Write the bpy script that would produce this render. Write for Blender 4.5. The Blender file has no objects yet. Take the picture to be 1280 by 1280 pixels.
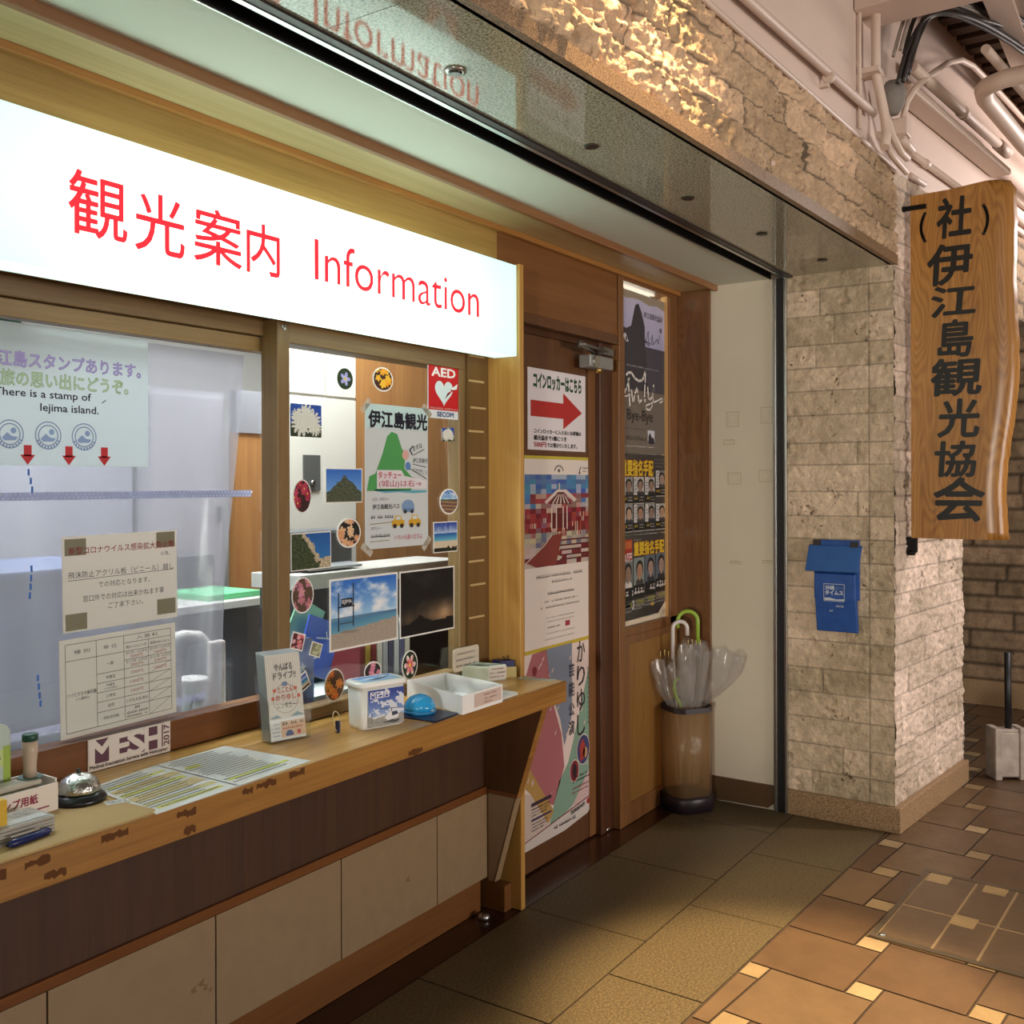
import bpy, bmesh, math, random
from mathutils import Vector, Matrix, noise
random.seed(7)
SC = bpy.context.scene
COL = SC.collection

# ------------------------------------------------------------------ camera
YAW, ROLL, FPX, HY, CAMZ = math.radians(33.9), math.radians(-0.157), 1248.0, 603.0, 1.45
cam = bpy.data.cameras.new('camera'); camo = bpy.data.objects.new('camera', cam); COL.objects.link(camo)
cam.sensor_width = 36.0; cam.sensor_fit = 'HORIZONTAL'; cam.lens = 36.0 * FPX / 1280.0
cam.shift_y = -(640.0 - HY) / 1280.0; cam.clip_start = 0.05
fw = Vector((math.cos(YAW), math.sin(YAW), 0)); rt = Vector((math.sin(YAW), -math.cos(YAW), 0)); up = Vector((0, 0, 1))
r2 = rt * math.cos(ROLL) + up * math.sin(ROLL); u2 = up * math.cos(ROLL) - rt * math.sin(ROLL)
M = Matrix((r2, u2, -fw)).transposed().to_4x4(); M.translation = (0, 0, CAMZ)
camo.matrix_world = M
SC.camera = camo
# ------------------------------------------------------------------ view, world
SC.view_settings.view_transform = 'Standard'; SC.view_settings.look = 'None'
SC.view_settings.gamma = 1.0; SC.view_settings.use_curve_mapping = False
SC.view_settings.exposure = 0.75
SC.cycles.use_denoising = True
SC.cycles.max_bounces = 10; SC.cycles.transparent_max_bounces = 24
SC.cycles.sample_clamp_indirect = 6.0; SC.cycles.caustics_reflective = False; SC.cycles.caustics_refractive = False
W = bpy.data.worlds.new('world'); SC.world = W; W.use_nodes = True
W.node_tree.nodes['Background'].inputs[0].default_value = (0.60, 0.49, 0.40, 1)
W.node_tree.nodes['Background'].inputs[1].default_value = 0.10

def lamp(name, kind, loc, energy, color, target=None, **kw):
    l = bpy.data.lights.new(name, kind); l.energy = energy; l.color = color
    for k, v in kw.items(): setattr(l, k, v)
    o = bpy.data.objects.new(name, l); COL.objects.link(o); o.location = loc
    if target is not None:
        o.rotation_euler = (Vector(target) - Vector(loc)).to_track_quat('-Z', 'Y').to_euler()
    return o
# warm downlights on the corridor ceiling close to the stone beam
lamp('downlight', 'SPOT', (2.10, 0.86, 3.44), 250, (1.0, 0.70, 0.36), (2.3, 1.05, 0), spot_size=math.radians(62), spot_blend=0.8, shadow_soft_size=0.08)
lamp('downlight', 'SPOT', (2.35, 0.50, 3.44), 760, (1.0, 0.75, 0.44), (2.65, 0.86, 0), spot_size=math.radians(26), spot_blend=0.6, shadow_soft_size=0.06)
lamp('downlight', 'SPOT', (4.2, -0.7, 3.45), 90, (1.0, 0.78, 0.54), (4.1, -0.6, 0), spot_size=math.radians(62), spot_blend=0.9, shadow_soft_size=0.12)
lamp('downlight', 'SPOT', (2.2, -1.3, 3.45), 70, (1.0, 0.78, 0.54), (2.4, -1.2, 0), spot_size=math.radians(70), spot_blend=0.9, shadow_soft_size=0.12)
# pinkish spot on the pillar front, a tube further along, and added fill lights
lamp('pillar_spot', 'SPOT', (5.3, -1.1, 3.2), 135, (1.0, 0.88, 0.86), (4.9, 0.9, 0.9), spot_size=math.radians(45), spot_blend=0.8, shadow_soft_size=0.10)
lamp('corridor_light', 'AREA', (7.0, -0.45, 2.95), 30, (1.0, 0.87, 0.82), (6.2, 0.75, 3.1), shape='RECTANGLE', size=1.2, size_y=0.25)
lamp('corridor_light', 'AREA', (-1.5, -2.4, 2.8), 14, (1.0, 0.88, 0.76), (4.3, 1.2, 1.6), shape='RECTANGLE', size=1.2, size_y=0.3)  # added area light for the pillar end, white wall and signboard
lamp('passage_fill', 'SPOT', (-4.5, -0.9, 1.25), 560, (1.0, 0.92, 0.81), (4.3, 1.25, 1.66), spot_size=math.radians(23), spot_blend=0.35, shadow_soft_size=0.35)  # added unseen spot, brightens pillar end, end wall and signboard face
lamp('front_fill', 'AREA', (2.6, -5.6, 1.2), 135, (1.0, 0.91, 0.85), (2.6, 2.0, 1.4), shape='RECTANGLE', size=3.0, size_y=1.2)  # no windows here: area light added to brighten door and counter front
# office ceiling fluorescents
for lx, ly in ((1.2, 2.85), (2.55, 2.48), (1.9, 3.7), (4.0, 3.9)):
    lamp('office_tube', 'AREA', (lx, ly, 2.52), 30, (0.93, 0.96, 1.0), (lx, ly, 0), shape='RECTANGLE', size=1.2, size_y=0.3)

# ------------------------------------------------------------------ helpers
def lin(c):
    if isinstance(c, str):
        c = c.lstrip('#'); c = c if len(c) == 6 else c[0] * 2 + c[1] * 2 + c[2] * 2; c = tuple(int(c[i:i + 2], 16) / 255 for i in (0, 2, 4))
    return tuple((x / 12.92 if x <= .04045 else ((x + .055) / 1.055) ** 2.4) for x in c)

_m = {}
def mat(name, col, rough=.5, metal=0., spec=.5, bump=0., bscale=60., var=0., vscale=8., emit=None, estr=0., coat=0.):
    if name in _m: return _m[name]
    m = bpy.data.materials.new(name); m.use_nodes = True; nt = m.node_tree; b = nt.nodes['Principled BSDF']
    c = lin(col); b.inputs['Base Color'].default_value = (*c, 1); b.inputs['Roughness'].default_value = rough
    b.inputs['Metallic'].default_value = metal; b.inputs['Specular IOR Level'].default_value = spec
    b.inputs['Coat Weight'].default_value = coat
    if emit: b.inputs['Emission Color'].default_value = (*lin(emit), 1); b.inputs['Emission Strength'].default_value = estr
    if var or bump:
        tc = nt.nodes.new('ShaderNodeTexCoord')
    if var:
        n = nt.nodes.new('ShaderNodeTexNoise'); n.inputs['Scale'].default_value = vscale; n.inputs['Detail'].default_value = 6
        nt.links.new(tc.outputs['Object'], n.inputs['Vector'])
        mr = nt.nodes.new('ShaderNodeMapRange'); mr.inputs[1].default_value = .3; mr.inputs[2].default_value = .7
        mr.inputs[3].default_value = 1 - var; mr.inputs[4].default_value = 1 + var
        nt.links.new(n.outputs['Fac'], mr.inputs[0])
        mx = nt.nodes.new('ShaderNodeMix'); mx.data_type = 'RGBA'; mx.blend_type = 'MULTIPLY'; mx.inputs[0].default_value = 1
        mx.inputs[6].default_value = (*c, 1); nt.links.new(mr.outputs[0], mx.inputs[7]); nt.links.new(mx.outputs[2], b.inputs['Base Color'])
    if bump:
        n = nt.nodes.new('ShaderNodeTexNoise'); n.inputs['Scale'].default_value = bscale; n.inputs['Detail'].default_value = 5
        nt.links.new(tc.outputs['Object'], n.inputs['Vector'])
        bp = nt.nodes.new('ShaderNodeBump'); bp.inputs['Strength'].default_value = bump; bp.inputs['Distance'].default_value = .01
        nt.links.new(n.outputs['Fac'], bp.inputs['Height']); nt.links.new(bp.outputs[0], b.inputs['Normal'])
    _m[name] = m
    return m

def wood(name, dark, light, axis='X', scale=1., rough=.4, rings=0., bump=.08, knots=False):
    """grain runs along axis"""
    if name in _m: return _m[name]
    m = bpy.data.materials.new(name); m.use_nodes = True; nt = m.node_tree; b = nt.nodes['Principled BSDF']
    N = nt.nodes.new; L = nt.links.new
    tc = N('ShaderNodeTexCoord'); mp = N('ShaderNodeMapping')
    s = [26 * scale] * 3; s['XYZ'.index(axis)] = 1.1 * scale; mp.inputs['Scale'].default_value = s
    L(tc.outputs['Object'], mp.inputs['Vector'])
    n1 = N('ShaderNodeTexNoise'); n1.inputs['Scale'].default_value = 1.; n1.inputs['Detail'].default_value = 8; n1.inputs['Roughness'].default_value = .62; n1.inputs['Distortion'].default_value = .6
    L(mp.outputs[0], n1.inputs['Vector'])
    mp2 = N('ShaderNodeMapping'); s2 = [170 * scale] * 3; s2['XYZ'.index(axis)] = 5 * scale; mp2.inputs['Scale'].default_value = s2
    L(tc.outputs['Object'], mp2.inputs['Vector'])
    n2 = N('ShaderNodeTexNoise'); n2.inputs['Scale'].default_value = 1.; n2.inputs['Detail'].default_value = 3; L(mp2.outputs[0], n2.inputs['Vector'])
    mixv = N('ShaderNodeMath'); mixv.operation = 'MULTIPLY_ADD'; mixv.inputs[1].default_value = .35; L(n2.outputs['Fac'], mixv.inputs[0]); 
    sc1 = N('ShaderNodeMath'); sc1.operation = 'MULTIPLY'; sc1.inputs[1].default_value = .65; L(n1.outputs['Fac'], sc1.inputs[0]); L(sc1.outputs[0], mixv.inputs[2])
    src = mixv.outputs[0]
    if rings:
        mp3 = N('ShaderNodeMapping'); s3 = [7.] * 3; s3['XYZ'.index(axis)] = 1.3; mp3.inputs['Scale'].default_value = s3
        L(tc.outputs['Object'], mp3.inputs['Vector'])
        n3 = N('ShaderNodeTexNoise'); n3.inputs['Scale'].default_value = 1.; n3.inputs['Detail'].default_value = 1.5; L(mp3.outputs[0], n3.inputs['Vector'])
        mu = N('ShaderNodeMath'); mu.operation = 'MULTIPLY'; mu.inputs[1].default_value = 26.; L(n3.outputs['Fac'], mu.inputs[0])
        fr = N('ShaderNodeMath'); fr.operation = 'PINGPONG'; fr.inputs[1].default_value = .5; L(mu.outputs[0], fr.inputs[0])
        ad = N('ShaderNodeMath'); ad.operation = 'MULTIPLY_ADD'; ad.inputs[1].default_value = rings; L(fr.outputs[0], ad.inputs[0]); L(mixv.outputs[0], ad.inputs[2])
        src = ad.outputs[0]
    cr = N('ShaderNodeValToRGB'); cr.color_ramp.elements[0].position = .33; cr.color_ramp.elements[1].position = .68 + rings * .4
    cr.color_ramp.elements[0].color = (*lin(dark), 1); cr.color_ramp.elements[1].color = (*lin(light), 1)
    L(src, cr.inputs[0]); L(cr.outputs[0], b.inputs['Base Color'])
    b.inputs['Roughness'].default_value = rough
    bp = N('ShaderNodeBump'); bp.inputs['Strength'].default_value = bump; bp.inputs['Distance'].default_value = .004
    L(mixv.outputs[0], bp.inputs['Height']); L(bp.outputs[0], b.inputs['Normal'])
    _m[name] = m
    return m

def granite(name, c1, c2, c3, rough, scale=260.):
    m = bpy.data.materials.new(name); m.use_nodes = True; nt = m.node_tree; b = nt.nodes['Principled BSDF']
    N = nt.nodes.new; L = nt.links.new
    tc = N('ShaderNodeTexCoord'); n = N('ShaderNodeTexNoise'); n.inputs['Scale'].default_value = scale; n.inputs['Detail'].default_value = 3; n.inputs['Roughness'].default_value = .7
    L(tc.outputs['Object'], n.inputs['Vector'])
    cr = N('ShaderNodeValToRGB'); e = cr.color_ramp.elements
    e[0].position = .36; e[0].color = (*lin(c1), 1); e[1].position = .66; e[1].color = (*lin(c3), 1)
    k = e.new(.5); k.color = (*lin(c2), 1)
    L(n.outputs['Fac'], cr.inputs[0]); L(cr.outputs[0], b.inputs['Base Color']); b.inputs['Roughness'].default_value = rough
    _m[name] = m
    return m

def attr_mat(name, rough=.45, spec=.4, bump=0., bscale=120., mottle=0., mscale=30., pits=0., coat=0., grain=0.):
    """base colour read from the mesh's own colour attribute (prints, stone tints)"""
    if name in _m: return _m[name]
    m = bpy.data.materials.new(name); m.use_nodes = True; nt = m.node_tree; b = nt.nodes['Principled BSDF']
    N = nt.nodes.new; L = nt.links.new
    a = N('ShaderNodeAttribute'); a.attribute_name = 'Col'; out = a.outputs['Color']
    b.inputs['Roughness'].default_value = rough; b.inputs['Specular IOR Level'].default_value = spec; b.inputs['Coat Weight'].default_value = coat
    b.inputs['Coat Roughness'].default_value = .12
    tc = N('ShaderNodeTexCoord')
    if mottle:
        n = N('ShaderNodeTexNoise'); n.inputs['Scale'].default_value = mscale; n.inputs['Detail'].default_value = 9; n.inputs['Roughness'].default_value = .68
        L(tc.outputs['Object'], n.inputs['Vector'])
        mr = N('ShaderNodeMapRange'); mr.inputs[1].default_value = .3; mr.inputs[2].default_value = .7; mr.inputs[3].default_value = 1 - mottle; mr.inputs[4].default_value = 1 + mottle * .8
        L(n.outputs['Fac'], mr.inputs[0])
        mx = N('ShaderNodeMix'); mx.data_type = 'RGBA'; mx.blend_type = 'MULTIPLY'; mx.inputs[0].default_value = 1
        L(out, mx.inputs[6]); L(mr.outputs[0], mx.inputs[7]); out = mx.outputs[2]
    if pits:
        n = N('ShaderNodeTexNoise'); n.inputs['Scale'].default_value = 55; n.inputs['Detail'].default_value = 4; n.inputs['Roughness'].default_value = .6
        L(tc.outputs['Object'], n.inputs['Vector'])
        n2 = N('ShaderNodeTexNoise'); n2.inputs['Scale'].default_value = 7; L(tc.outputs['Object'], n2.inputs['Vector'])
        ml = N('ShaderNodeMath'); ml.operation = 'MULTIPLY_ADD'; ml.inputs[1].default_value = .55; L(n2.outputs['Fac'], ml.inputs[0]); L(n.outputs['Fac'], ml.inputs[2])
        mr = N('ShaderNodeMapRange'); mr.inputs[1].default_value = .94; mr.inputs[2].default_value = 1.03; mr.inputs[3].default_value = 0; mr.inputs[4].default_value = pits
        L(ml.outputs[0], mr.inputs[0])
        mx = N('ShaderNodeMix'); mx.data_type = 'RGBA'; L(mr.outputs[0], mx.inputs[0]); L(out, mx.inputs[6]); mx.inputs[7].default_value = (*lin('#4a3420'), 1); out = mx.outputs[2]
    L(out, b.inputs['Base Color'])
    if bump:
        n = N('ShaderNodeTexNoise'); n.inputs['Scale'].default_value = bscale; n.inputs['Detail'].default_value = 8; n.inputs['Roughness'].default_value = .65
        L(tc.outputs['Object'], n.inputs['Vector'])
        bp = N('ShaderNodeBump'); bp.inputs['Strength'].default_value = bump; bp.inputs['Distance'].default_value = .01
        L(n.outputs['Fac'], bp.inputs['Height']); L(bp.outputs[0], b.inputs['Normal'])
    _m[name] = m
    return m

def clear(name, tint, alpha, rough=.05, haze=None, gloss=1.0, frost=0.):
    """thin clear sheet: transparent + fresnel gloss (+ a little milky diffuse)"""
    if name in _m: return _m[name]
    m = bpy.data.materials.new(name); m.use_nodes = True; nt = m.node_tree; N = nt.nodes.new; L = nt.links.new
    nt.nodes.remove(nt.nodes['Principled BSDF']); out = nt.nodes['Material Output']
    tr = N('ShaderNodeBsdfTransparent'); tr.inputs[0].default_value = (*lin(tint), 1)
    g = N('ShaderNodeBsdfGlossy'); g.inputs['Roughness'].default_value = rough; g.inputs[0].default_value = (gloss, gloss, gloss, 1)
    fr = N('ShaderNodeFresnel'); fr.inputs[0].default_value = 1.45
    ge = N('ShaderNodeNewGeometry'); mi = N('ShaderNodeMapRange'); mi.inputs[3].default_value = 1.45; mi.inputs[4].default_value = 1 / 1.45   # same fresnel on both faces of a thin sheet
    L(ge.outputs['Backfacing'], mi.inputs[0]); L(mi.outputs[0], fr.inputs[0])
    base = tr.outputs[0]
    if haze:
        d = N('ShaderNodeBsdfDiffuse'); d.inputs[0].default_value = (*lin(haze), 1)
        t = N('ShaderNodeBsdfTranslucent'); t.inputs[0].default_value = (*lin(haze), 1)
        mx = N('ShaderNodeMixShader'); mx.inputs[0].default_value = .5; L(d.outputs[0], mx.inputs[1]); L(t.outputs[0], mx.inputs[2])
        m2 = N('ShaderNodeMixShader'); m2.inputs[0].default_value = 1 - alpha; L(tr.outputs[0], m2.inputs[1]); L(mx.outputs[0], m2.inputs[2])
        base = m2.outputs[0]
    m3 = N('ShaderNodeMixShader'); L(fr.outputs[0], m3.inputs[0]); L(base, m3.inputs[1]); L(g.outputs[0], m3.inputs[2])
    L(m3.outputs[0], out.inputs['Surface'])
    if frost:
        tc = N('ShaderNodeTexCoord'); n = N('ShaderNodeTexNoise'); n.inputs['Scale'].default_value = frost; n.inputs['Detail'].default_value = 3
        L(tc.outputs['Object'], n.inputs['Vector']); bp = N('ShaderNodeBump'); bp.inputs['Strength'].default_value = .5; bp.inputs['Distance'].default_value = .01
        L(n.outputs['Fac'], bp.inputs['Height']); L(bp.outputs[0], g.inputs['Normal'])
    _m[name] = m
    return m

def link(name, me, m, parent=None):
    o = bpy.data.objects.new(name, me); COL.objects.link(o)
    if m is not None: me.materials.append(m)
    if parent is not None:
        o.parent = parent
        r = parent
        while r is not None:
            o.location = o.location - r.location; r = r.parent
    return o

def tag(o, label=None, cat=None, group=None, kind=None):
    if label: o['label'] = label
    if cat: o['category'] = cat
    if group: o['group'] = group
    if kind: o['kind'] = kind
    return o

def empty(name, loc, label, cat, group=None, kind=None):
    o = bpy.data.objects.new(name, None); COL.objects.link(o); o.location = loc; o.empty_display_size = .05
    return tag(o, label, cat, group, kind)

class MB:
    """collects shapes (world coordinates) into ONE mesh"""
    def __init__(s): s.v = []; s.f = []; s.smooth = []
    def face(s, pts, sm=False):
        k = len(s.v); s.v += [tuple(p) for p in pts]; s.f.append(tuple(range(k, k + len(pts)))); s.smooth.append(sm)
    def box(s, x0, x1, y0, y1, z0, z1):
        k = len(s.v)
        s.v += [(x, y, z) for z in (z0, z1) for y in (y0, y1) for x in (x0, x1)]
        for q in ((0, 2, 3, 1), (4, 5, 7, 6), (0, 1, 5, 4), (2, 6, 7, 3), (0, 4, 6, 2), (1, 3, 7, 5)):
            s.f.append(tuple(k + i for i in q)); s.smooth.append(False)
        return s
    def prism(s, pts, d):
        """closed polygon extruded by vector d"""
        n = len(pts); k = len(s.v); d = Vector(d)
        s.v += [tuple(p) for p in pts] + [tuple(Vector(p) + d) for p in pts]
        s.f.append(tuple(range(k + n - 1, k - 1, -1))); s.f.append(tuple(range(k + n, k + 2 * n))); s.smooth += [False, False]
        for i in range(n):
            j = (i + 1) % n; s.f.append((k + i, k + j, k + n + j, k + n + i)); s.smooth.append(False)
        return s
    def tube(s, pts, r, seg=10, caps=True):
        pts = [Vector(p) for p in pts]; rr = r if isinstance(r, (list, tuple)) else [r] * len(pts)
        k0 = len(s.v); prev = None
        for i, p in enumerate(pts):
            a = pts[max(i - 1, 0)]; b = pts[min(i + 1, len(pts) - 1)]; t = (b - a).normalized()
            if prev is None:
                h = Vector((0, 0, 1)) if abs(t.z) < .9 else Vector((1, 0, 0)); u = t.cross(h).normalized()
            else:
                u = (prev - t * prev.dot(t)).normalized()
            prev = u; w = t.cross(u)
            for j in range(seg):
                an = 2 * math.pi * j / seg; s.v.append(tuple(p + (u * math.cos(an) + w * math.sin(an)) * rr[i]))
        for i in range(len(pts) - 1):
            for j in range(seg):
                a = k0 + i * seg + j; b = k0 + i * seg + (j + 1) % seg
                s.f.append((a, b, b + seg, a + seg)); s.smooth.append(True)
        if caps:
            s.f.append(tuple(k0 + j for j in range(seg - 1, -1, -1))); e = k0 + (len(pts) - 1) * seg
            s.f.append(tuple(e + j for j in range(seg))); s.smooth += [False, False]
        return s
    def lathe(s, c, prof, seg=24, axis='Z', sx=1., sy=1., smooth=True, rot=0.):
        """prof: list of (radius, height)"""
        k0 = len(s.v)
        for r, h in prof:
            for j in range(seg):
                an = 2 * math.pi * (j + .5) / seg + rot; x, y = r * math.cos(an) * sx, r * math.sin(an) * sy
                if axis == 'Z': p = (c[0] + x, c[1] + y, c[2] + h)
                elif axis == 'Y': p = (c[0] + x, c[1] + h, c[2] + y)
                else: p = (c[0] + h, c[1] + x, c[2] + y)
                s.v.append(p)
        for i in range(len(prof) - 1):
            for j in range(seg):
                a = k0 + i * seg + j; b = k0 + i * seg + (j + 1) % seg
                s.f.append((a, b, b + seg, a + seg)); s.smooth.append(smooth)
        s.f.append(tuple(k0 + j for j in range(seg - 1, -1, -1))); e = k0 + (len(prof) - 1) * seg
        s.f.append(tuple(e + j for j in range(seg))); s.smooth += [False, False]
        return s
    def build(s, name, m, parent=None, bevel=0., norm=True, solid=0.):
        me = bpy.data.meshes.new(name); me.from_pydata(s.v, [], s.f)
        me.polygons.foreach_set('use_smooth', s.smooth)
        if norm:
            bm = bmesh.new(); bm.from_mesh(me); bmesh.ops.recalc_face_normals(bm, faces=bm.faces); bm.to_mesh(me); bm.free()
        o = link(name, me, m, parent)
        if solid:
            q = o.modifiers.new('solid', 'SOLIDIFY'); q.thickness = solid
        if bevel:
            q = o.modifiers.new('bevel', 'BEVEL'); q.width = bevel; q.segments = 2; q.limit_method = 'ANGLE'
        return o

def box(name, m, b, parent=None, bevel=0.):
    return MB().box(*b).build(name, m, parent, bevel)
def struct(o, label=None, cat='wall'):
    return tag(o, label, cat, None, 'structure')

def paper_mat(name, col):
    """thin paper that lets some light through"""
    if name in _m: return _m[name]
    m = bpy.data.materials.new(name); m.use_nodes = True; nt = m.node_tree; N = nt.nodes.new; L = nt.links.new
    nt.nodes.remove(nt.nodes['Principled BSDF'])
    d = N('ShaderNodeBsdfDiffuse'); d.inputs[0].default_value = (*lin(col), 1); t = N('ShaderNodeBsdfTranslucent'); t.inputs[0].default_value = (*lin(col), 1)
    x = N('ShaderNodeMixShader'); x.inputs[0].default_value = .68; L(d.outputs[0], x.inputs[1]); L(t.outputs[0], x.inputs[2]); L(x.outputs[0], nt.nodes['Material Output'].inputs['Surface'])
    _m[name] = m
    return m

# ---- printed matter -------------------------------------------------------
_tx = {}
def glyphs(body, bold=0., res=2, shear=0., vert=False):
    key = (body, bold, res, shear)
    if key in _tx: return _tx[key]
    c = bpy.data.curves.new('t', 'FONT'); c.body = body; c.resolution_u = res; c.offset = bold; c.shear = shear
    o = bpy.data.objects.new('t', c); COL.objects.link(o)
    dg = bpy.context.evaluated_depsgraph_get(); me = bpy.data.meshes.new_from_object(o.evaluated_get(dg))
    v = [(p.co.x, p.co.y) for p in me.vertices]; f = []
    for p in me.polygons:
        idx = list(p.vertices)
        a = sum(v[idx[i]][0] * v[idx[(i + 1) % len(idx)]][1] - v[idx[(i + 1) % len(idx)]][0] * v[idx[i]][1] for i in range(len(idx)))
        f.append(idx if a > 0 else idx[::-1])
    bpy.data.objects.remove(o); bpy.data.curves.remove(c); bpy.data.meshes.remove(me)
    xs = [p[0] for p in v] or [0]; ys = [p[1] for p in v] or [0]
    _tx[key] = (v, f, min(xs), max(xs), min(ys), max(ys))
    return _tx[key]

PRINT = None
class Art:
    """flat coloured shapes on a plane: origin o, right u, up v; layer l lifts by a hair"""
    def __init__(s, o, u, v, step=.0004):
        s.o = Vector(o); s.u = Vector(u).normalized(); s.v = Vector(v).normalized(); s.n = s.u.cross(s.v); s.step = step
        s.V = []; s.F = []; s.C = []
    def p(s, x, y, l): return tuple(s.o + s.u * x + s.v * y + s.n * (l * s.step))
    def poly(s, pts, col, l=1):
        a = sum(pts[i][0] * pts[(i + 1) % len(pts)][1] - pts[(i + 1) % len(pts)][0] * pts[i][1] for i in range(len(pts)))
        if a < 0: pts = pts[::-1]
        k = len(s.V); s.V += [s.p(x, y, l) for x, y in pts]; s.F.append(tuple(range(k, k + len(pts)))); s.C.append(lin(col)); return s
    def rect(s, x0, y0, x1, y1, col, l=1): return s.poly([(x0, y0), (x1, y0), (x1, y1), (x0, y1)], col, l)
    def line(s, pts, w, col, l=1, closed=False):
        n = len(pts)
        for i in range(n if closed else n - 1):
            a = Vector(pts[i]); b = Vector(pts[(i + 1) % n]); d = b - a
            if d.length < 1e-7: continue
            q = Vector((-d.y, d.x)).normalized() * (w / 2); e = d.normalized() * (w * .3)
            s.poly([tuple(a - e - q), tuple(b + e - q), tuple(b + e + q), tuple(a - e + q)], col, l)
        return s
    def frame(s, x0, y0, x1, y1, w, col, l=1): return s.line([(x0, y0), (x1, y0), (x1, y1), (x0, y1)], w, col, l, True)
    def ell(s, cx, cy, rx, ry, col, l=1, n=28, rot=0.):
        c, q = math.cos(rot), math.sin(rot)
        return s.poly([(cx + rx * math.cos(a) * c - ry * math.sin(a) * q, cy + rx * math.cos(a) * q + ry * math.sin(a) * c) for a in [2 * math.pi * i / n for i in range(n)]], col, l)
    def ring(s, cx, cy, r, w, col, l=1, n=32): return s.line([(cx + r * math.cos(2 * math.pi * i / n), cy + r * math.sin(2 * math.pi * i / n)) for i in range(n)], w, col, l, True)
    def text(s, t, x, y, h, col, l=2, w=None, bold=0., res=2, shear=0., anchor='l', rot=0.):
        """bounding box starts at x,y; h = box height (or None with w); w stretches"""
        fat = max(0., bold); v, f, x0, x1, y0, y1 = glyphs(t, min(0., bold), res, shear)
        ky = h / (y1 - y0); kx = (w / (x1 - x0)) if w else ky
        ox = x - (kx * (x1 - x0) / 2 if anchor == 'c' else kx * (x1 - x0) if anchor == 'r' else 0)
        cl = lin(col); c, q = math.cos(rot), math.sin(rot)
        st = [(0., 0.)]
        if fat:
            n = 8 if fat > .02 else 5
            st += [(fat * math.cos(2 * math.pi * i / n), fat * math.sin(2 * math.pi * i / n)) for i in range(n)]
        for n_, (dx, dy) in enumerate(st):
            k = len(s.V)
            for a, b in v:
                X, Y = (a - x0 + dx) * kx, (b - y0 + dy) * ky
                if rot: X, Y = X * c - Y * q, X * q + Y * c
                s.V.append(s.p(ox + X, y + Y, l + .09 * n_))
            for g in f: s.F.append(tuple(k + i for i in g)); s.C.append(cl)
        return s
    def vtext(s, t, x, y, h, gap, col, l=2, w=None, bold=0., res=2):
        """vertical writing, x centre, y top"""
        for ch in t:
            if ch != ' ': s.text(ch, x, y - h, h, col, l, w=w, bold=bold, res=res, anchor='c')
            y -= h + gap
        return s
    def lines(s, x0, y0, x1, y1, n, col, l=2, fill=.5, seed=1, ragged=.3):
        """rows of marks too small to read"""
        rnd = random.Random(seed); ph = (y1 - y0) / n
        for i in range(n):
            y = y1 - (i + .5) * ph; x = x0; end = x1 - rnd.random() * ragged * (x1 - x0)
            while x < end:
                w = ph * fill * rnd.uniform(.5, 1.1); hh = ph * fill * rnd.uniform(.35, .5)
                if rnd.random() > .12:
                    s.rect(x, y - hh, min(x + w * .8, end), y - hh * .25, col, l); s.rect(x + w * .3, y - hh, min(x + w * .5, end), y + hh, col, l)
                    if rnd.random() > .5: s.rect(x, y + hh * .5, min(x + w * .75, end), y + hh * .8, col, l)
                x += w
        return s
    def pic(s, x0, y0, x1, y1, fn, nx=40, ny=30, l=1, mask=None):
        """printed photograph: fn(u,v)->rgb 0..1"""
        for j in range(ny):
            for i in range(nx):
                a, b, c, d = i / nx, (i + 1) / nx, j / ny, (j + 1) / ny
                u, v = (a + b) / 2, (c + d) / 2
                if mask and not mask(u, v): continue
                X = lambda t: x0 + (x1 - x0) * t
                Y = lambda t: y0 + (y1 - y0) * t
                k = len(s.V); s.V += [s.p(X(a), Y(c), l), s.p(X(b), Y(c), l), s.p(X(b), Y(d), l), s.p(X(a), Y(d), l)]
                s.F.append((k, k + 1, k + 2, k + 3)); s.C.append(lin(tuple(min(1, max(0, q)) for q in fn(u, v))))
        return s
    def build(s, name, parent=None, m=None):
        me = bpy.data.meshes.new(name); me.from_pydata(s.V, [], s.F)
        at = me.color_attributes.new('Col', 'FLOAT_COLOR', 'CORNER')
        buf = []
        for f, c in zip(s.F, s.C): buf += [c[0], c[1], c[2], 1.] * len(f)
        at.data.foreach_set('color', buf)
        return link(name, me, m or attr_mat('printed_ink', .5), parent)

FRONT = ((1, 0, 0), (0, 0, 1))          # faces -Y
END = ((0, -1, 0), (0, 0, 1))           # faces -X
TOP = ((1, 0, 0), (0, 1, 0))            # faces up
def sheet(name, label, cat, o, dirs, w, h, col='#e8e4dc', group=None, th=.0008, rough=.5, round_=0., tilt=0., outline=None, mname=None, m=None):
    """a flat sheet (paper, board) with its own thickness; returns (object, Art) with the Art's origin in its lower left corner"""
    u, v = Vector(dirs[0]), Vector(dirs[1])
    if tilt: u, v = u * math.cos(tilt) + v * math.sin(tilt), v * math.cos(tilt) - u * math.sin(tilt)
    n = u.cross(v); o = Vector(o)
    if outline: pts = outline
    elif round_:
        pts = []
        for cx, cy, a0 in ((w - round_, round_, -90), (w - round_, h - round_, 0), (round_, h - round_, 90), (round_, round_, 180)):
            for k in range(5): a = math.radians(a0 + k * 22.5); pts.append((cx + round_ * math.cos(a), cy + round_ * math.sin(a)))
    else: pts = [(0, 0), (w, 0), (w, h), (0, h)]
    mb = MB(); mb.prism([o + u * a + v * b for a, b in pts], n * th)
    ob = mb.build(name, m or mat(mname or ('sheet_' + str(col)), col, rough))
    tag(ob, label, cat, group)
    return ob, Art(o + n * th, u, v)

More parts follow.
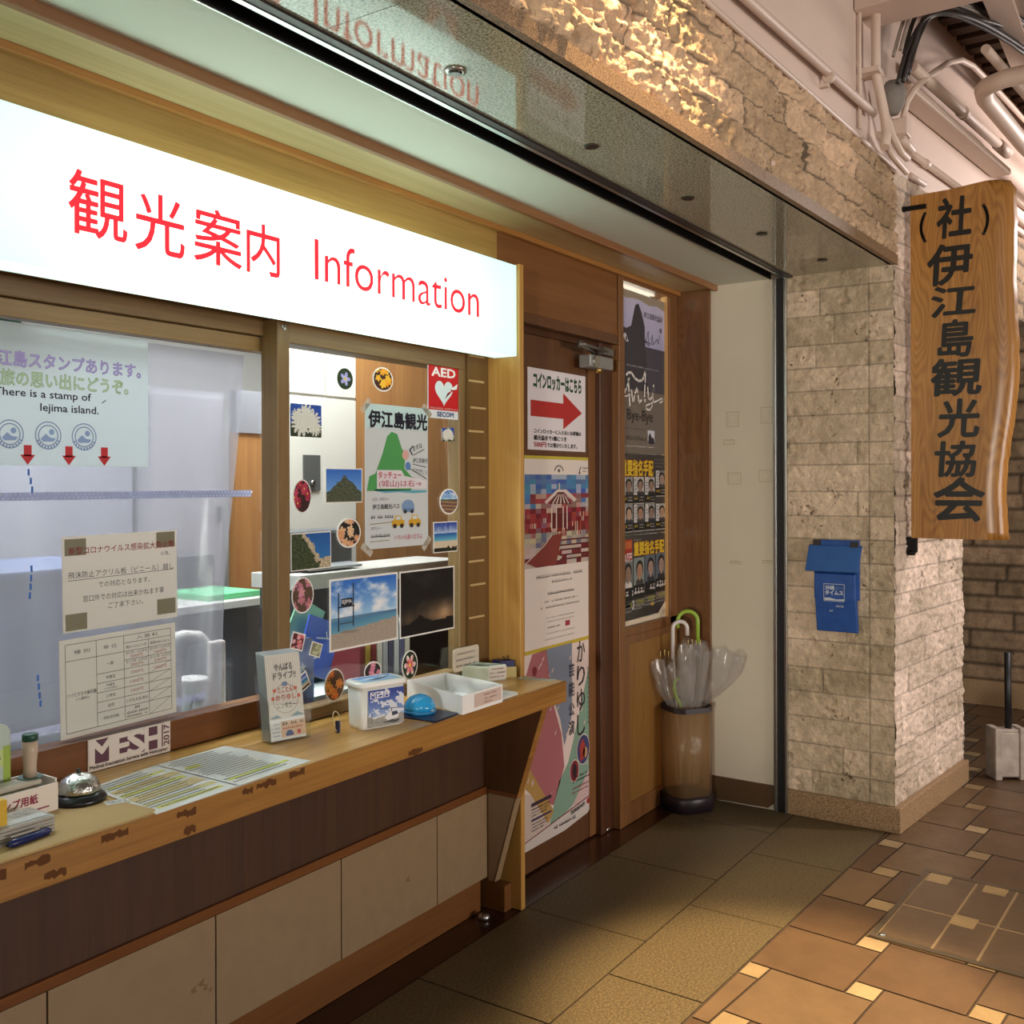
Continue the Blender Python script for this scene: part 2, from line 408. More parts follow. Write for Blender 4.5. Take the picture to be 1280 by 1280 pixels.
def nz(x, y, z=0., sc=1.): return noise.noise(Vector((x * sc, y * sc, z)))
def fbm(x, y, z=0., o=4): return noise.fractal(Vector((x, y, z)), 1., 2., o)
def mixc(a, b, t): t = min(1, max(0, t)); return tuple(p + (q - p) * t for p, q in zip(a, b))
# ================================================================== materials of the place
w_upper = wood('ochre_board', '#8a6a34', '#a9854a', 'X', .9, .45, bump=.25)
w_door = wood('door_wood', '#53331d', '#664227', 'Z', .8, .4)
w_jamb = wood('jamb_wood', '#3c2113', '#52301b', 'Z', .8, .4)
w_oak = wood('oak_wood', '#664224', '#875c34', 'Z', 1., .38)
w_oakx = wood('oak_rail', '#8a5a28', '#ad7a40', 'X', 1., .38)
w_red = wood('rail_wood', '#5c3416', '#784822', 'X', .8, .3)
w_frame = wood('frame_wood', '#6b5232', '#8d7045', 'Z', 1., .4)
w_framex = wood('frame_wood_across', '#6b5232', '#8d7045', 'X', 1., .4)
w_fin = wood('fin_wood', '#a87a38', '#c49a55', 'Z', .8, .38)
w_top = wood('counter_wood', '#b48440', '#dcae68', 'X', .7, .28, bump=.05)
w_edge = wood('counter_edge', '#7c5224', '#aa7a3a', 'X', .8, .35)
w_dark = wood('dark_panel', '#351b06', '#4a290c', 'Z', 1.2, .6)
w_plinth = wood('plinth_wood', '#623c1c', '#7c5028', 'X', .6, .4)
w_sidegrain = wood('zelkova', '#583820', '#7e552e', 'Z', .5, .35, rings=.35)
w_sign = wood('sign_wood', '#784a1c', '#b88442', 'Z', .6, .32, rings=.42)
w_maple = wood('soffit_maple', '#b09a6a', '#c8b488', 'X', .5, .45)
w_trim = wood('trim_wood', '#7a5030', '#96683e', 'X', .8, .4)
w_floor = wood('threshold_wood', '#24140c', '#4a2c1a', 'X', .6, .22)
m_white = mat('white_paint', '#cfc6b2', .6, var=.03, vscale=3)
m_ceil = mat('ceiling_paint', '#d0d6c8', .7)
m_base = mat('brown_vinyl', '#57412c', .4, var=.1)
m_pink = mat('pink_paint', '#d2bcae', .6, var=.03, vscale=2)
m_alu = mat('aluminium', '#b8b8b4', .28, 1.)
m_black = mat('black_gap', '#0d0c0c', .5)
m_gran_soffit = granite('soffit_granite', '#5c5a4c', '#a8a490', '#d2ccb4', .05, 180.)
m_gran_edge = granite('edge_granite', '#54402c', '#866c52', '#a88c6c', .5)
m_gran_base = granite('base_granite', '#6a5038', '#987a58', '#b49874', .55, 200.)
m_slab = granite('slab_stone', '#3c3322', '#554830', '#6e5e40', .5, 140.)
m_stone = attr_mat('coral_limestone', .85, .3, bump=.8, bscale=95, mottle=.30, mscale=24, pits=.9)
m_tile = attr_mat('glazed_tile', .38, .5, bump=.12, bscale=90, mottle=.2, mscale=9)
m_glass = clear('window_glass', '#f4f8f6', 1., .0)
m_cond = mat('painted_conduit', '#cdb8a8', .5)
m_dkcab = mat('cable_sheath', '#2a2520', .5); m_grcab = mat('cable_grey', '#8d8378', .5)

# ================================================================== floors
def slab_floor():
    mb = MB(); rnd = random.Random(3); g = .003
    xs = [.5 + .58 * i - .22 for i in range(8)]
    for r, (ya, yb) in enumerate(((None, 1.41), (1.41, 1.862))):
        for i in range(len(xs) - 1):
            a, b = xs[i] + .25 * r, xs[i + 1] + .25 * r
            b = min(b, 4.34); a = min(a, 4.34)
            if b - a < .05: continue
            y0a = 1.245 - .052 * a if ya is None else ya; y0b = 1.245 - .052 * b if ya is None else ya
            z = rnd.uniform(-.0006, .0006)
            mb.prism([(a + g, y0a + g, -.05), (b - g, y0b + g, -.05), (b - g, yb - g, -.05), (a + g, yb - g, -.05)], (0, 0, .05 + z))
    mb.box(.2, 4.36, .9, 1.865, -.08, -.004)
    return mb.build('slab_floor', m_slab)
struct(slab_floor(), 'dark stone slab floor strip in front of the shop counter', 'floor')
struct(box('wooden_floor', w_floor, (-.6, 4.3, 1.865, 2.3, -.06, -.002)), 'dark wooden threshold strip along the shop front', 'floor')

def tiled_floor():
    V, F, C = [], [], []
    def q(pts, col, z):
        k = len(V); V.extend([(x, y, z) for x, y in pts]); F.append((k, k + 1, k + 2, k + 3)); C.append(lin(col))
    th = math.radians(-5.5); c, s = math.cos(th), math.sin(th); a, b, g = .305, .084, .0035
    R = lambda x, y: (ox + x * c - y * s, oy + x * s + y * c)
    ox, oy = 4.115, .935
    hx0, hx1 = 3.27, 3.95
    rnd = random.Random(5)
    def edge(x): return 1.245 - .052 * x
    def clip(pts):
        out = []
        for i in range(len(pts)):
            p, r = pts[i], pts[(i + 1) % len(pts)]; dp, dr = edge(p[0]) - .006 - p[1], edge(r[0]) - .006 - r[1]
            if dp >= 0: out.append(p)
            if (dp >= 0) != (dr >= 0): t = dp / (dp - dr); out.append((p[0] + (r[0] - p[0]) * t, p[1] + (r[1] - p[1]) * t))
        return out
    for i in range(-14, 32):
        for j in range(-16, 20):
            x, y = i * a - j * b, i * b + j * a
            for (px, py, w, big) in ((x, y, b, 0), (x - a, y, a, 1)):
                # inset sits at the lattice point, big tile to its right
                pts = [(px + g, py + g), (px + w - g, py + g), (px + w - g, py + w - g), (px + g, py + w - g)]
                P = [R(*t) for t in pts]
                mx = sum(t[0] for t in P) / 4; my = sum(t[1] for t in P) / 4
                if not (.2 < mx < 11 and -2.6 < my < 3.2): continue
                if mx < 5.25 and my > edge(mx) + .25: continue
                if mx < 4.36: P = clip(P)
                if len(P) < 3: continue
                v = rnd.uniform(-.05, .05)
                col = (.37 + v, .285 + v, .20 + v * .8) if big else (.56 + v, .475 + v, .345 + v)
                if mx > 5.25 and my > 1.0: col = (.33, .28, .23)
                k = len(V); V.extend([(t[0], t[1], 0) for t in P]); F.append(tuple(range(k, k + len(P)))); C.append(lin(col))
    me = bpy.data.meshes.new('tiled_floor'); me.from_pydata(V, [], F)
    at = me.color_attributes.new('Col', 'FLOAT_COLOR', 'CORNER'); buf = []
    for f, cc in zip(F, C): buf += [*cc, 1.] * len(f)
    at.data.foreach_set('color', buf)
    o = link('tiled_floor', me, m_tile)
    bed = box('grout', mat('grout', '#3d2d20', .8), (.2, 11, -2.7, 3.3, -.09, -.0035), o)
    return o
struct(tiled_floor(), 'brown tiled corridor floor with small pale square insets', 'floor')

# floor hatch with tiles set in a metal frame
def hatch():
    t = empty('floor_hatch', (3.6, .6, 0), 'metal framed floor hatch filled with brown tiles in the corridor', 'hatch')
    A, B, Cc, D = Vector((3.95, .80, 0)), Vector((3.275, .835, 0)), Vector((3.24, .33, 0)), Vector((3.92, .295, 0))
    def at(u, v, z=0.):
        p = (B * (1 - u) + A * u) * (1 - v) + (Cc * (1 - u) + D * u) * v; return (p.x, p.y, z)
    mb = MB(); w = .035
    for q in ([(0, 0), (1, 0), (1 - w, w), (w, w)], [(1, 0), (1, 1), (1 - w, 1 - w), (1 - w, w)], [(1, 1), (0, 1), (w, 1 - w), (1 - w, 1 - w)], [(0, 1), (0, 0), (w, w), (w, 1 - w)]):
        mb.prism([at(*p) for p in q], (0, 0, .0045))
    mb.build('frame', mat('hatch_metal', '#6e6252', .45, .7, var=.2), t)
    mb = MB(); mb.prism([at(w, w), at(1 - w, w), at(1 - w, 1 - w), at(w, 1 - w)], (0, 0, .002)); mb.build('bed', mat('hatch_grout', '#8a7558', .8), t)
    art = Art((0, 0, .0025), *TOP)
    def q(u0, v0, u1, v1, col): art.poly([at(u0, v0)[:2], at(u1, v0)[:2], at(u1, v1)[:2], at(u0, v1)[:2]], col)
    g = .008; us = [w + .005, .47, .94]
    vs = [w + .005, .47, .94]
    for i, (u0, u1) in enumerate(((.04, .45), (.46, .96))):
        for j, (v0, v1) in enumerate(((.04, .36), (.37, .62), (.63, .96))):
            q(u0 + g / 2, v0 + g / 2, u1 - g / 2, v1 - g / 2, (.36, .29, .215))
    for u, v in ((.36, .36), (.86, .42), (.36, .92), (.84, .05)):
        art.poly([at(u, v)[:2], at(u + .13, v)[:2], at(u + .13, v + .15)[:2], at(u, v + .15)[:2]], (.60, .51, .36), 2)
    art.build('tile_filling', t, m_tile)
    MB().lathe((3.30, .80, .003), [(.012, 0), (.012, .004), (.008, .006)], 14).build('corner_screw', m_alu, t)
hatch()

# ================================================================== stone
def Yc(x): return 1.16 - .0425 * x if x <= 4.3 else .97725 - .115 * (x - 4.3)     # the wall line turns a little past the pillar corner
def stone(name, P, U, V, cell, amp, rows, rnd, tone, blk=(.2, .5), joint=.006, quoin=None, rough=1., dep=.35, jd=.55):
    """P(u,v,d)->world; a wall of hewn blocks as one relief mesh"""
    nu, nv = int(U / cell), int(V / cell)
    ys = [0]; 
    while ys[-1] < V: ys.append(ys[-1] + rnd.uniform(*rows))
    bl = []
    for r in range(len(ys) - 1):
        xs = [-rnd.uniform(0, .3)]
        while xs[-1] < U: xs.append(xs[-1] + rnd.uniform(*blk))
        if quoin: xs = [x for x in xs if x < U - quoin - .04] + [U - quoin, U + .1]
        bl.append([(xs[i], xs[i + 1], rnd.uniform(-1, 1), rnd.uniform(-1, 1), rnd.uniform(-1, 1), rnd.random()) for i in range(len(xs) - 1)])
    V_, C_ = [], []; seed = rnd.uniform(0, 50)
    for j in range(nv + 1):
        v = V * j / nv
        r = 0
        while r < len(ys) - 2 and v >= ys[r + 1]: r += 1
        for i in range(nu + 1):
            u = U * i / nu; b = bl[r][-1]
            for q in bl[r]:
                if q[0] <= u < q[1]: b = q; break
            du = min(u - b[0], b[1] - u); dv = min(v - ys[r], ys[r + 1] - v); dj = min(du, dv)
            k = min(1, max(0, dj / joint)) if joint else 1
            d = amp * (.35 * b[2] + .5 * b[3] * ((u - b[0]) / (b[1] - b[0]) - .5) + rough * (.62 * fbm(u * 8, v * 13, seed + b[5] * 3, 3) + .62 * fbm(u * 30, v * 42, seed, 3) + .30 * fbm(u * 75, v * 85, seed + 3, 2)))
            pit = fbm(u * 14 + 9, v * 20, seed + 7, 3)
            if pit > .52: d -= amp * 1.2 * min(1, (pit - .52) * 5)
            d = d * (.35 + .65 * k) - amp * dep * (1 - k)
            V_.append(P(u, v, d))
            t = .09 * b[4] + .12 * fbm(u * 3, v * 3, seed + 20, 3)
            c = [tone[0] * (1 + t), tone[1] * (1 + t), tone[2] * (1 + t * 1.2)]
            if dj < max(joint * .55, cell * .52): c = [q * jd for q in c]; d -= amp * .3
            C_.append([min(1, q) for q in c])
    F = []
    for j in range(nv):
        for i in range(nu):
            a = j * (nu + 1) + i; F.append((a, a + 1, a + nu + 2, a + nu + 1))
    return V_, F, C_
def stone_obj(name, parts, parent=None):
    V, F, C = [], [], []
    for v, f, c in parts:
        k = len(V); V += v; F += [tuple(q + k for q in g) for g in f]; C += c
    me = bpy.data.meshes.new(name); me.from_pydata(V, [], F); me.polygons.foreach_set('use_smooth', [True] * len(F))
    at = me.color_attributes.new('Col', 'FLOAT_COLOR', 'POINT'); buf = []
    for c in C: buf += [*lin(c), 1.]
    at.data.foreach_set('color', buf)
    return link(name, me, m_stone, parent)
ZS, ZL, ZT = 2.345, 2.385, 2.735          # soffit, top of the granite lip, top of the stone
rs = random.Random(11)
beam = stone_obj('limestone_beam', [stone('b', lambda u, v, d: (1.0 + u, Yc(1.0 + u) + .008 - d, ZL + v), 3.31, ZT - ZL, .0055, .02, (.085, .105), rs, (.77, .655, .53), (.3, .8), .006)])
struct(beam, 'beam faced with rough split limestone above the shop opening', 'beam')
bm_ = MB(); bm_.prism([(-.6, Yc(-.6) + .03, ZS + .002), (4.32, Yc(4.32) + .03, ZS + .002), (4.32, 1.40, ZS + .002), (-.6, 1.40, ZS + .002)], (0, 0, 1.3))
bm_.build('core', m_pink, beam)
# lip and soffit of polished granite
so = MB()
xs = [-.6, 1.432, 2.9, 4.315]
for i in range(3):
    a, b = xs[i] + .001, xs[i + 1] - .001
    so.prism([(a, Yc(a) + .02, ZS), (b, Yc(b) + .02, ZS), (b, 1.41, ZS), (a, 1.41, ZS)], (0, 0, .025))
so = so.build('granite_beam', m_gran_soffit, norm=True)
struct(so, 'polished granite soffit mirroring the lit sign over the shop opening', 'beam')
lip = MB()
for i in range(3):
    a, b = xs[i] + .001, xs[i + 1] - .001
    lip.prism([(a, Yc(a), ZS), (b, Yc(b), ZS), (b, Yc(b) + .03, ZS), (a, Yc(a) + .03, ZS)], (0, 0, ZL - ZS))
lip.build('lip', m_gran_edge, so)
# pink painted wall above the stone, stepping back past the pillar
up_ = MB(); up_.prism([(-.6, Yc(-.6) + .02, ZT), (4.3, Yc(4.3) + .02, ZT), (4.5, Yc(4.5) + .02, ZT), (4.5, 1.5, ZT), (-.6, 1.5, ZT)], (0, 0, 1.3))
struct(up_.build('wall_above', m_pink), 'pink painted wall above the rough stone beam')
up_ = MB(); up_.prism([(4.502, Yc(4.5) + .045, ZT), (12, Yc(12) + .045, ZT), (12, 1.5, ZT), (4.502, 1.5, ZT)], (0, 0, 1.3))
struct(up_.build('wall_beyond', m_pink), 'pink painted wall carrying conduits beyond the hanging wooden signboard')
ledge = MB(); ledge.tube([(1.0, Yc(1.0) + .008, ZT + .006), (4.3, Yc(4.3) + .008, ZT + .006)], .009, 8)
struct(ledge.build('trim_ledge', m_cond), 'thin painted bead along the top of the stone beam', 'trim')

# pillar: end face towards the camera (sawn blocks) and rough front face
PX, PY0 = 4.3, 1.436
def pl_end(u, v, d): return (PX - d, PY0 - u, .105 + v)
def pl_front(u, v, d): return (PX + u, Yc(PX + u) + .012 - d, .105 + v)
UE = PY0 - (Yc(PX) + .012)
pil = stone_obj('limestone_pillar', [
    stone('e', pl_end, UE, ZS - .105, .0052, .006, (.095, .125), random.Random(21), (.79, .71, .60), (.28, .6), .005, .10, .8, .25, .74),
    stone('f', pl_front, .92, ZT - .105, .0062, .0095, (.095, .12), random.Random(23), (.82, .74, .66), (.2, .45), .005, None, 1.15, .12, .76)])
struct(pil, 'limestone clad pillar beside the shop opening', 'pillar')
k_ = MB(); k_.prism([(4.312, Yc(4.31) + .03, 0), (5.21, Yc(5.21) + .03, 0), (5.21, 1.6, 0), (4.312, 1.6, 0)], (0, 0, ZT)); k_.build('core', mat('stone_core', '#8d7c66', .9), pil)
k_ = MB(); k_.prism([(4.287, Yc(4.29) - .012, 0), (4.287, 1.436, 0), (4.36, 1.436, 0), (4.36, Yc(4.3) + .05, 0), (5.23, Yc(5.23) + .05, 0), (5.23, Yc(5.23) - .01, 0)], (0, 0, .105)); k_.build('plinth', m_gran_base, pil, .003)
# next pillar and beam further down the corridor
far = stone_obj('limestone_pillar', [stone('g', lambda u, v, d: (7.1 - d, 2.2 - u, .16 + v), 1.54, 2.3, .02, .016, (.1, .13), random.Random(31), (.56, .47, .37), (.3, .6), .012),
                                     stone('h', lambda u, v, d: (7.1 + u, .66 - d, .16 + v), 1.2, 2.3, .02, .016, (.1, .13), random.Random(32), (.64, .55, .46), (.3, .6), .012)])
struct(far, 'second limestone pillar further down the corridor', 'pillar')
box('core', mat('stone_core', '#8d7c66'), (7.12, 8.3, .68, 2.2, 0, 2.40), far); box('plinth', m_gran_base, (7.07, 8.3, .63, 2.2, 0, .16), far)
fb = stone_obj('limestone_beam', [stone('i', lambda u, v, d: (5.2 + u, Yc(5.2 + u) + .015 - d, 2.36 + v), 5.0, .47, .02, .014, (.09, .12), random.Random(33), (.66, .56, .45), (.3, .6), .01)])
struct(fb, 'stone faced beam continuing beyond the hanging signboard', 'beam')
k_ = MB(); k_.prism([(5.215, Yc(5.215) + .03, 2.36), (10.2, Yc(10.2) + .03, 2.36), (10.2, 1.6, 2.36), (5.215, 1.6, 2.36)], (0, 0, .46)); k_.build('core', m_gran_soffit, fb)
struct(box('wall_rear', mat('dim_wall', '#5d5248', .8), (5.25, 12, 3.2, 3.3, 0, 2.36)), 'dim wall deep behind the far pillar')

# ================================================================== shop recess
struct(box('ceiling', m_ceil, (-.6, 4.3, 1.512, 2.2, ZS, ZS + .05)), 'pale ceiling strip over the shop counter', 'ceiling')
tr = MB(); tr.box(-.6, 4.3, 1.412, 1.416, ZS - .002, ZS + .05)
tr = tr.build('trim_track', m_black); struct(tr, 'black shutter slot with aluminium lips in the ceiling', 'trim')
box('slot', m_black, (-.6, 4.3, 1.416, 1.512, ZS + .035, ZS + .05), tr)
box('lip', mat('track_dark', '#3a3434', .4, .6), (-.6, 4.3, 1.410, 1.432, ZS - .006, ZS), tr)
box('lip', m_alu, (-.6, 4.3, 1.433, 1.447, ZS - .008, ZS - .001), tr)
box('lip', m_alu, (-.6, 4.3, 1.509, 1.514, ZS - .004, ZS - .001), tr)
box('slot_side', m_black, (-.6, 4.3, 1.5085, 1.5118, ZS - .001, ZS + .035), tr)
gd = MB(); gd.box(4.297, 4.31, 1.447, 1.482, 0, ZS - .001); gd = gd.build('trim_guide', m_black); struct(gd, 'vertical shutter guide between the white wall and the pillar', 'trim')
box('rail', m_alu, (4.285, 4.31, 1.482, 1.497, 0, ZS - .001), gd, .002); box('rail', m_alu, (4.285, 4.31, 1.436, 1.448, 0, ZS - .001), gd, .002)
struct(box('wall_end', m_white, (4.3, 4.36, 1.497, 2.3, 0, ZS)), 'white painted end wall beside the umbrella stand')
A = Art((4.2996, 1.79, 0), *END, .0002)
for y, z, w, h in ((.075, 1.70, .055, .065), (.235, 1.71, .05, .07), (.06, 1.62, .05, .02), (.08, 1.44, .06, .05), (.225, 1.45, .055, .05), (.09, 1.08, .05, .01), (.24, 1.09, .05, .01)):
    A.frame(y, z, y + w, z + h, .003, '#b0a688')
    A.frame(y + .012, z + .012, y + w - .012, z + h * .8, .0015, '#b8ae92')
A.build('tape_trace', bpy.data.objects['wall_end'])
bs = MB(); bs.prism([(4.292, 1.50, .03), (4.292, 1.525, .008), (4.292, 1.79, .004), (4.292, 1.79, .11), (4.292, 1.50, .11)], (.0085, 0, 0))
struct(bs.build('baseboard_end', m_base), 'brown vinyl skirting peeling along the white end wall', 'skirting')
# wooden soffit box
t1 = MB(); t1.box(-.6, 4.298, 1.757, 1.776, 2.318, ZS); t1 = t1.build('trim_front', w_trim, bevel=.002); struct(t1, 'brown wooden fascia strip under the alcove ceiling', 'trim')
struct(box('ceiling_board', w_maple, (-.6, 4.298, 1.776, 1.955, 2.331, 2.343)), 'pale wooden soffit board above the lit sign', 'ceiling')
t2 = MB(); t2.box(-.6, 4.298, 1.935, 1.955, 2.312, 2.331); struct(t2.build('trim_cove', w_oakx, bevel=.002), 'thin wooden cove strip where soffit meets the ochre wall', 'trim')
struct(box('wall_upper', w_upper, (-.6, 2.82, 1.955, 2.2, 1.895, 2.343)), 'ochre wood grained wall above the lit sign')
w_over = wood('over_door_board', '#6e4522', '#855830', 'X', .8, .42, bump=.15)
struct(box('wall_over_door', w_over, (2.82, 3.70, 1.957, 2.2, 2.06, 2.343)), 'brown wooden board wall above the door')
struct(box('trim_lintel', w_door, (2.85, 3.70, 1.95, 2.03, 2.022, 2.06), None, .002), 'dark wooden lintel above the door', 'trim')
struct(box('partition_panel', w_fin, (2.82, 2.845, 1.862, 2.06, 0, 2.19), None, .0015), 'upright yellow wooden end panel at the right end of the lit sign', 'partition')
st = box('wall_strip', wood('strip_wood', '#5a4222', '#75582f', 'Z', 1., .4), (2.697, 2.82, 1.992, 2.05, .7925, 1.9)); struct(st, 'narrow wooden wall strip with tape marks beside the right window')
ta = MB()
for z in (1.875, 1.79, 1.70, 1.62, 1.53, 1.43, 1.34, 1.26, 1.18, 1.10, .99):
    dx = random.uniform(-.01, .01); ta.box(2.712 + dx, 2.80 + dx, 1.9915, 1.992, z, z + .007)
ta.build('tape_residue', mat('old_tape', '#b9a171', .6), st)

# door -------------------------------------------------------------
d1 = empty('door_1', (3.2, 2.03, 0), 'brown wooden door covered with posters', 'door', None, 'structure')
box('leaf', w_door, (2.85, 3.60, 2.01, 2.05, .006, 2.0), d1)
box('edge_strip', wood('door_edge', '#6b4526', '#80552f', 'Z', .8, .4), (3.545, 3.60, 2.006, 2.0105, .006, 1.99), d1)
box('jamb', w_jamb, (3.60, 3.705, 1.982, 2.08, 0, 2.03), d1, .003)
box('stop', w_jamb, (2.85, 3.60, 1.995, 2.06, 2.0, 2.022), d1)
cl = MB(); cl.box(3.43, 3.62, 1.93, 1.985, 1.905, 1.955); cl = cl.build('closer_body', mat('closer_metal', '#8e8e8a', .4, .35), d1, .005)
MB().lathe((3.47, 1.93, 1.93), [(.022, -.006), (.022, 0), (.012, .002)], 18, 'Y').build('boss', m_alu, cl)
MB().lathe((3.53, 1.95, 1.9), [(.011, -.012), (.014, 0), (.014, .006)], 14).build('valve', mat('brass', '#b89a58', .3, 1.), cl)
ar = MB(); ar.tube([(3.50, 1.955, 1.968), (3.33, 1.92, 1.978)], .008, 8); ar.tube([(3.33, 1.92, 1.985), (3.64, 1.965, 1.985)], .0075, 8); ar.lathe((3.33, 1.92, 1.968), [(.012, 0), (.012, .025)], 12); ar.box(3.58, 3.67, 1.955, 1.985, 1.97, 2.0)
ar.build('closer_arm', mat('closer_arm', '#6c6862', .35, .5), d1)
ds = MB(); ds.lathe((3.662, 2.0, 0), [(.022, .004), (.022, .012), (.012, .022)], 16); tag(ds.build('door_stop', m_alu), 'small steel door stop on the floor at the door jamb', 'door stop')
ds = MB(); ds.lathe((2.70, 1.93, 0), [(.02, -.002), (.02, .012), (.011, .02)], 16); tag(ds.build('door_stop', m_alu), 'small steel floor stop below the counter end bracket', 'door stop')

# post + window 3 + lower panel ---------------------------------------
po = MB(); po.box(3.705, 3.756, 1.95, 2.05, 0, 2.06); po.box(3.70, 3.72, 1.945, 1.99, 1.955, 2.085); po.box(3.712, 3.735, 1.953, 2.0, 2.06, 2.331)
struct(po.build('trim_post', w_oak, bevel=.002), 'wooden door post between the door and the poster window', 'trim')
w3 = empty('window_3', (4.0, 1.97, 0), 'tall narrow window in wooden frame filled with posters', 'window', None, 'structure')
fr = MB(); fr.box(3.735, 4.29, 1.952, 2.02, 2.30, 2.333); fr.box(4.205, 4.29, 1.952, 2.02, .80, 2.30); fr.box(3.742, 3.757, 1.955, 2.02, .80, 2.30); fr.box(3.742, 4.29, 1.952, 2.02, .795, .833)
fr.build('frame', w_oak, w3, .002)
box('inner_bead', mat('pale_edge', '#c59a62', .4), (4.195, 4.205, 1.962, 1.99, .833, 2.30), w3)  # bead in a paler tone than the frame
box('pane', m_glass, (3.757, 4.197, 1.9775, 1.980, .833, 2.30), w3)
box('lower_panel', wood('ply_panel', '#7a5426', '#936a36', 'Z', .8, .45), (3.756, 4.29, 1.957, 2.02, .0, .795), w3)
lf = MB(); lf.box(3.756, 3.80, 1.951, 1.96, .0, .795); lf.box(3.80, 4.29, 1.951, 1.96, .0, .085); lf.box(3.80, 4.29, 1.951, 1.96, .76, .795); lf.build('lower_frame', w_oak, w3, .0015)
si = MB(); si.box(4.288, 4.3, 1.79, 1.952, 0, 2.33); si.box(4.283, 4.288, 1.79, 1.83, 0, 2.32)
struct(si.build('trim_side', w_sidegrain, bevel=.002), 'grained wooden side board at the corner by the umbrella stand', 'trim')
# lamp behind window 3 (gap of light at its top)
nb = empty('strip_lamp', (4.0, 2.05, 2.29), 'thin lit strip lamp at the top of the poster window', 'lamp')
box('housing', mat('lamp_white', '#dddddd'), (3.77, 4.19, 2.04, 2.09, 2.30, 2.32), nb)
box('tube', mat('lamp_glow', '#ffffff', emit='#fff2e0', estr=5.), (3.775, 4.187, 2.02, 2.035, 2.272, 2.292), nb)
struct(box('wall_behind_window', mat('dim_office', '#d8cdb8', .8), (3.70, 4.3, 2.25, 2.27, .7, 2.343)), 'shaded office wall behind the poster window')

# ---- windows to the office ------------------------------------------------
w1 = empty('window_1', (1.2, 2.14, .77), 'left service window with vinyl sheet and notices behind it', 'window', None, 'structure')
h = MB(); h.box(-.6, 1.96, 2.052, 2.2, 1.846, 1.897); h.build('head_rail', w_framex, w1, .002)
h = MB(); h.box(-.6, 1.96, 2.066, 2.11, 1.805, 1.844); h.build('sash_rail', wood('sash_wood', '#7d6138', '#9c7d4c', 'X', 1., .4), w1, .002)
box('bottom_rail', w_red, (-.6, 1.96, 2.066, 2.125, .7925, .866), w1, .003)
box('pane', m_glass, (-.6, 1.96, 2.090, 2.094, .866, 1.805), w1)
w2 = empty('window_2', (2.3, 2.02, .77), 'right service window covered with photographs and stickers', 'window', None, 'structure')
f = MB(); f.box(1.858, 1.902, 2.0, 2.063, .7925, 1.888); f.build('mullion', w_frame, w2, .002)
f = MB(); f.box(1.902, 2.697, 2.0, 2.08, 1.828, 1.888); f.build('head_rail', w_framex, w2, .002)
f = MB(); f.box(2.663, 2.697, 2.0, 2.05, .7925, 1.828); f.build('stile', w_frame, w2, .002)
f = MB(); f.box(1.902, 2.663, 2.0, 2.06, .7925, .826); f.build('bottom_rail', w_framex, w2, .002)
sc = MB()
for p in ((1.875, 1.868), (1.886, 1.872), (1.883, 1.864)): sc.lathe((p[0], 2.0, p[1]), [(.004, -.003), (.004, .001)], 10, 'Y')
sc.build('screw', m_alu, w2)
box('pane', m_glass, (1.902, 2.663, 2.0065, 2.0105, .826, 1.828), w2)

# ---- office shell ------------------------------------------------
m_office = mat('office_white', '#aaa6a2', .7)
struct(box('wall_office_back', m_office, (-1, 6, 5.0, 5.1, 0, 2.6)), 'white back wall of the office seen through the glass')
struct(box('wall_office_side', m_office, (5.0, 5.1, 2.2, 5.0, 0, 2.6)), 'white side wall of the office')
struct(box('wall_office_left', m_office, (-1.1, -1, 2.2, 5.0, 0, 2.6)), 'white far left wall of the office')
struct(box('ceiling_office', mat('office_ceiling', '#dddad4', .8), (-1.1, 5.1, 2.2, 5.1, 2.6, 2.7)), 'white office ceiling behind the glass', 'ceiling')
struct(box('office_floor', mat('office_lino', '#4a463f', .5), (-1.1, 5.1, 2.3, 5.1, -.05, 0)), 'dark office floor behind the counter', 'floor')
struct(box('wall_below_counter', w_dark, (-.6, 2.82, 2.052, 2.18, 0, .727)), 'wooden wall under the service windows')
struct(box('wall_over_window', m_office, (-.6, 5.0, 2.2, 2.22, 1.9, 2.6)), 'inner face of the wall over the service windows')
# ================================================================== lit sign
ls = empty('lightbox_sign', (1.4, 1.92, 1.875), 'long backlit white sign with red lettering above the service windows', 'sign')
LX0, LX1, LZ0, LZ1, LY = -.45, 2.80, 1.875, 2.18, 1.862
m_acr = bpy.data.materials.new('backlit_acrylic'); m_acr.use_nodes = True
nt = m_acr.node_tree; nt.nodes.remove(nt.nodes['Principled BSDF'])
e_ = nt.nodes.new('ShaderNodeEmission'); e_.inputs[0].default_value = (.56, 1.0, .90, 1); e_.inputs[1].default_value = .36
t_ = nt.nodes.new('ShaderNodeBsdfTranslucent'); t_.inputs[0].default_value = (.85, .85, .85, 1)
g_ = nt.nodes.new('ShaderNodeBsdfGlossy'); g_.inputs['Roughness'].default_value = .15
a_ = nt.nodes.new('ShaderNodeAddShader'); nt.links.new(e_.outputs[0], a_.inputs[0]); nt.links.new(t_.outputs[0], a_.inputs[1])
x_ = nt.nodes.new('ShaderNodeMixShader'); x_.inputs[0].default_value = .03; nt.links.new(a_.outputs[0], x_.inputs[1]); nt.links.new(g_.outputs[0], x_.inputs[2])
nt.links.new(x_.outputs[0], nt.nodes['Material Output'].inputs['Surface'])
fp = MB()                        # five sided diffuser: front, bottom, right end
fp.face([(LX0, LY, LZ0), (LX1, LY, LZ0), (LX1, LY, LZ1), (LX0, LY, LZ1)])
fp.face([(LX0, LY, LZ0), (LX0, 1.95, LZ0), (LX1, 1.95, LZ0), (LX1, LY, LZ0)])
fp.face([(LX1, LY, LZ0), (LX1, 1.95, LZ0), (LX1, 1.95, LZ1), (LX1, LY, LZ1)])
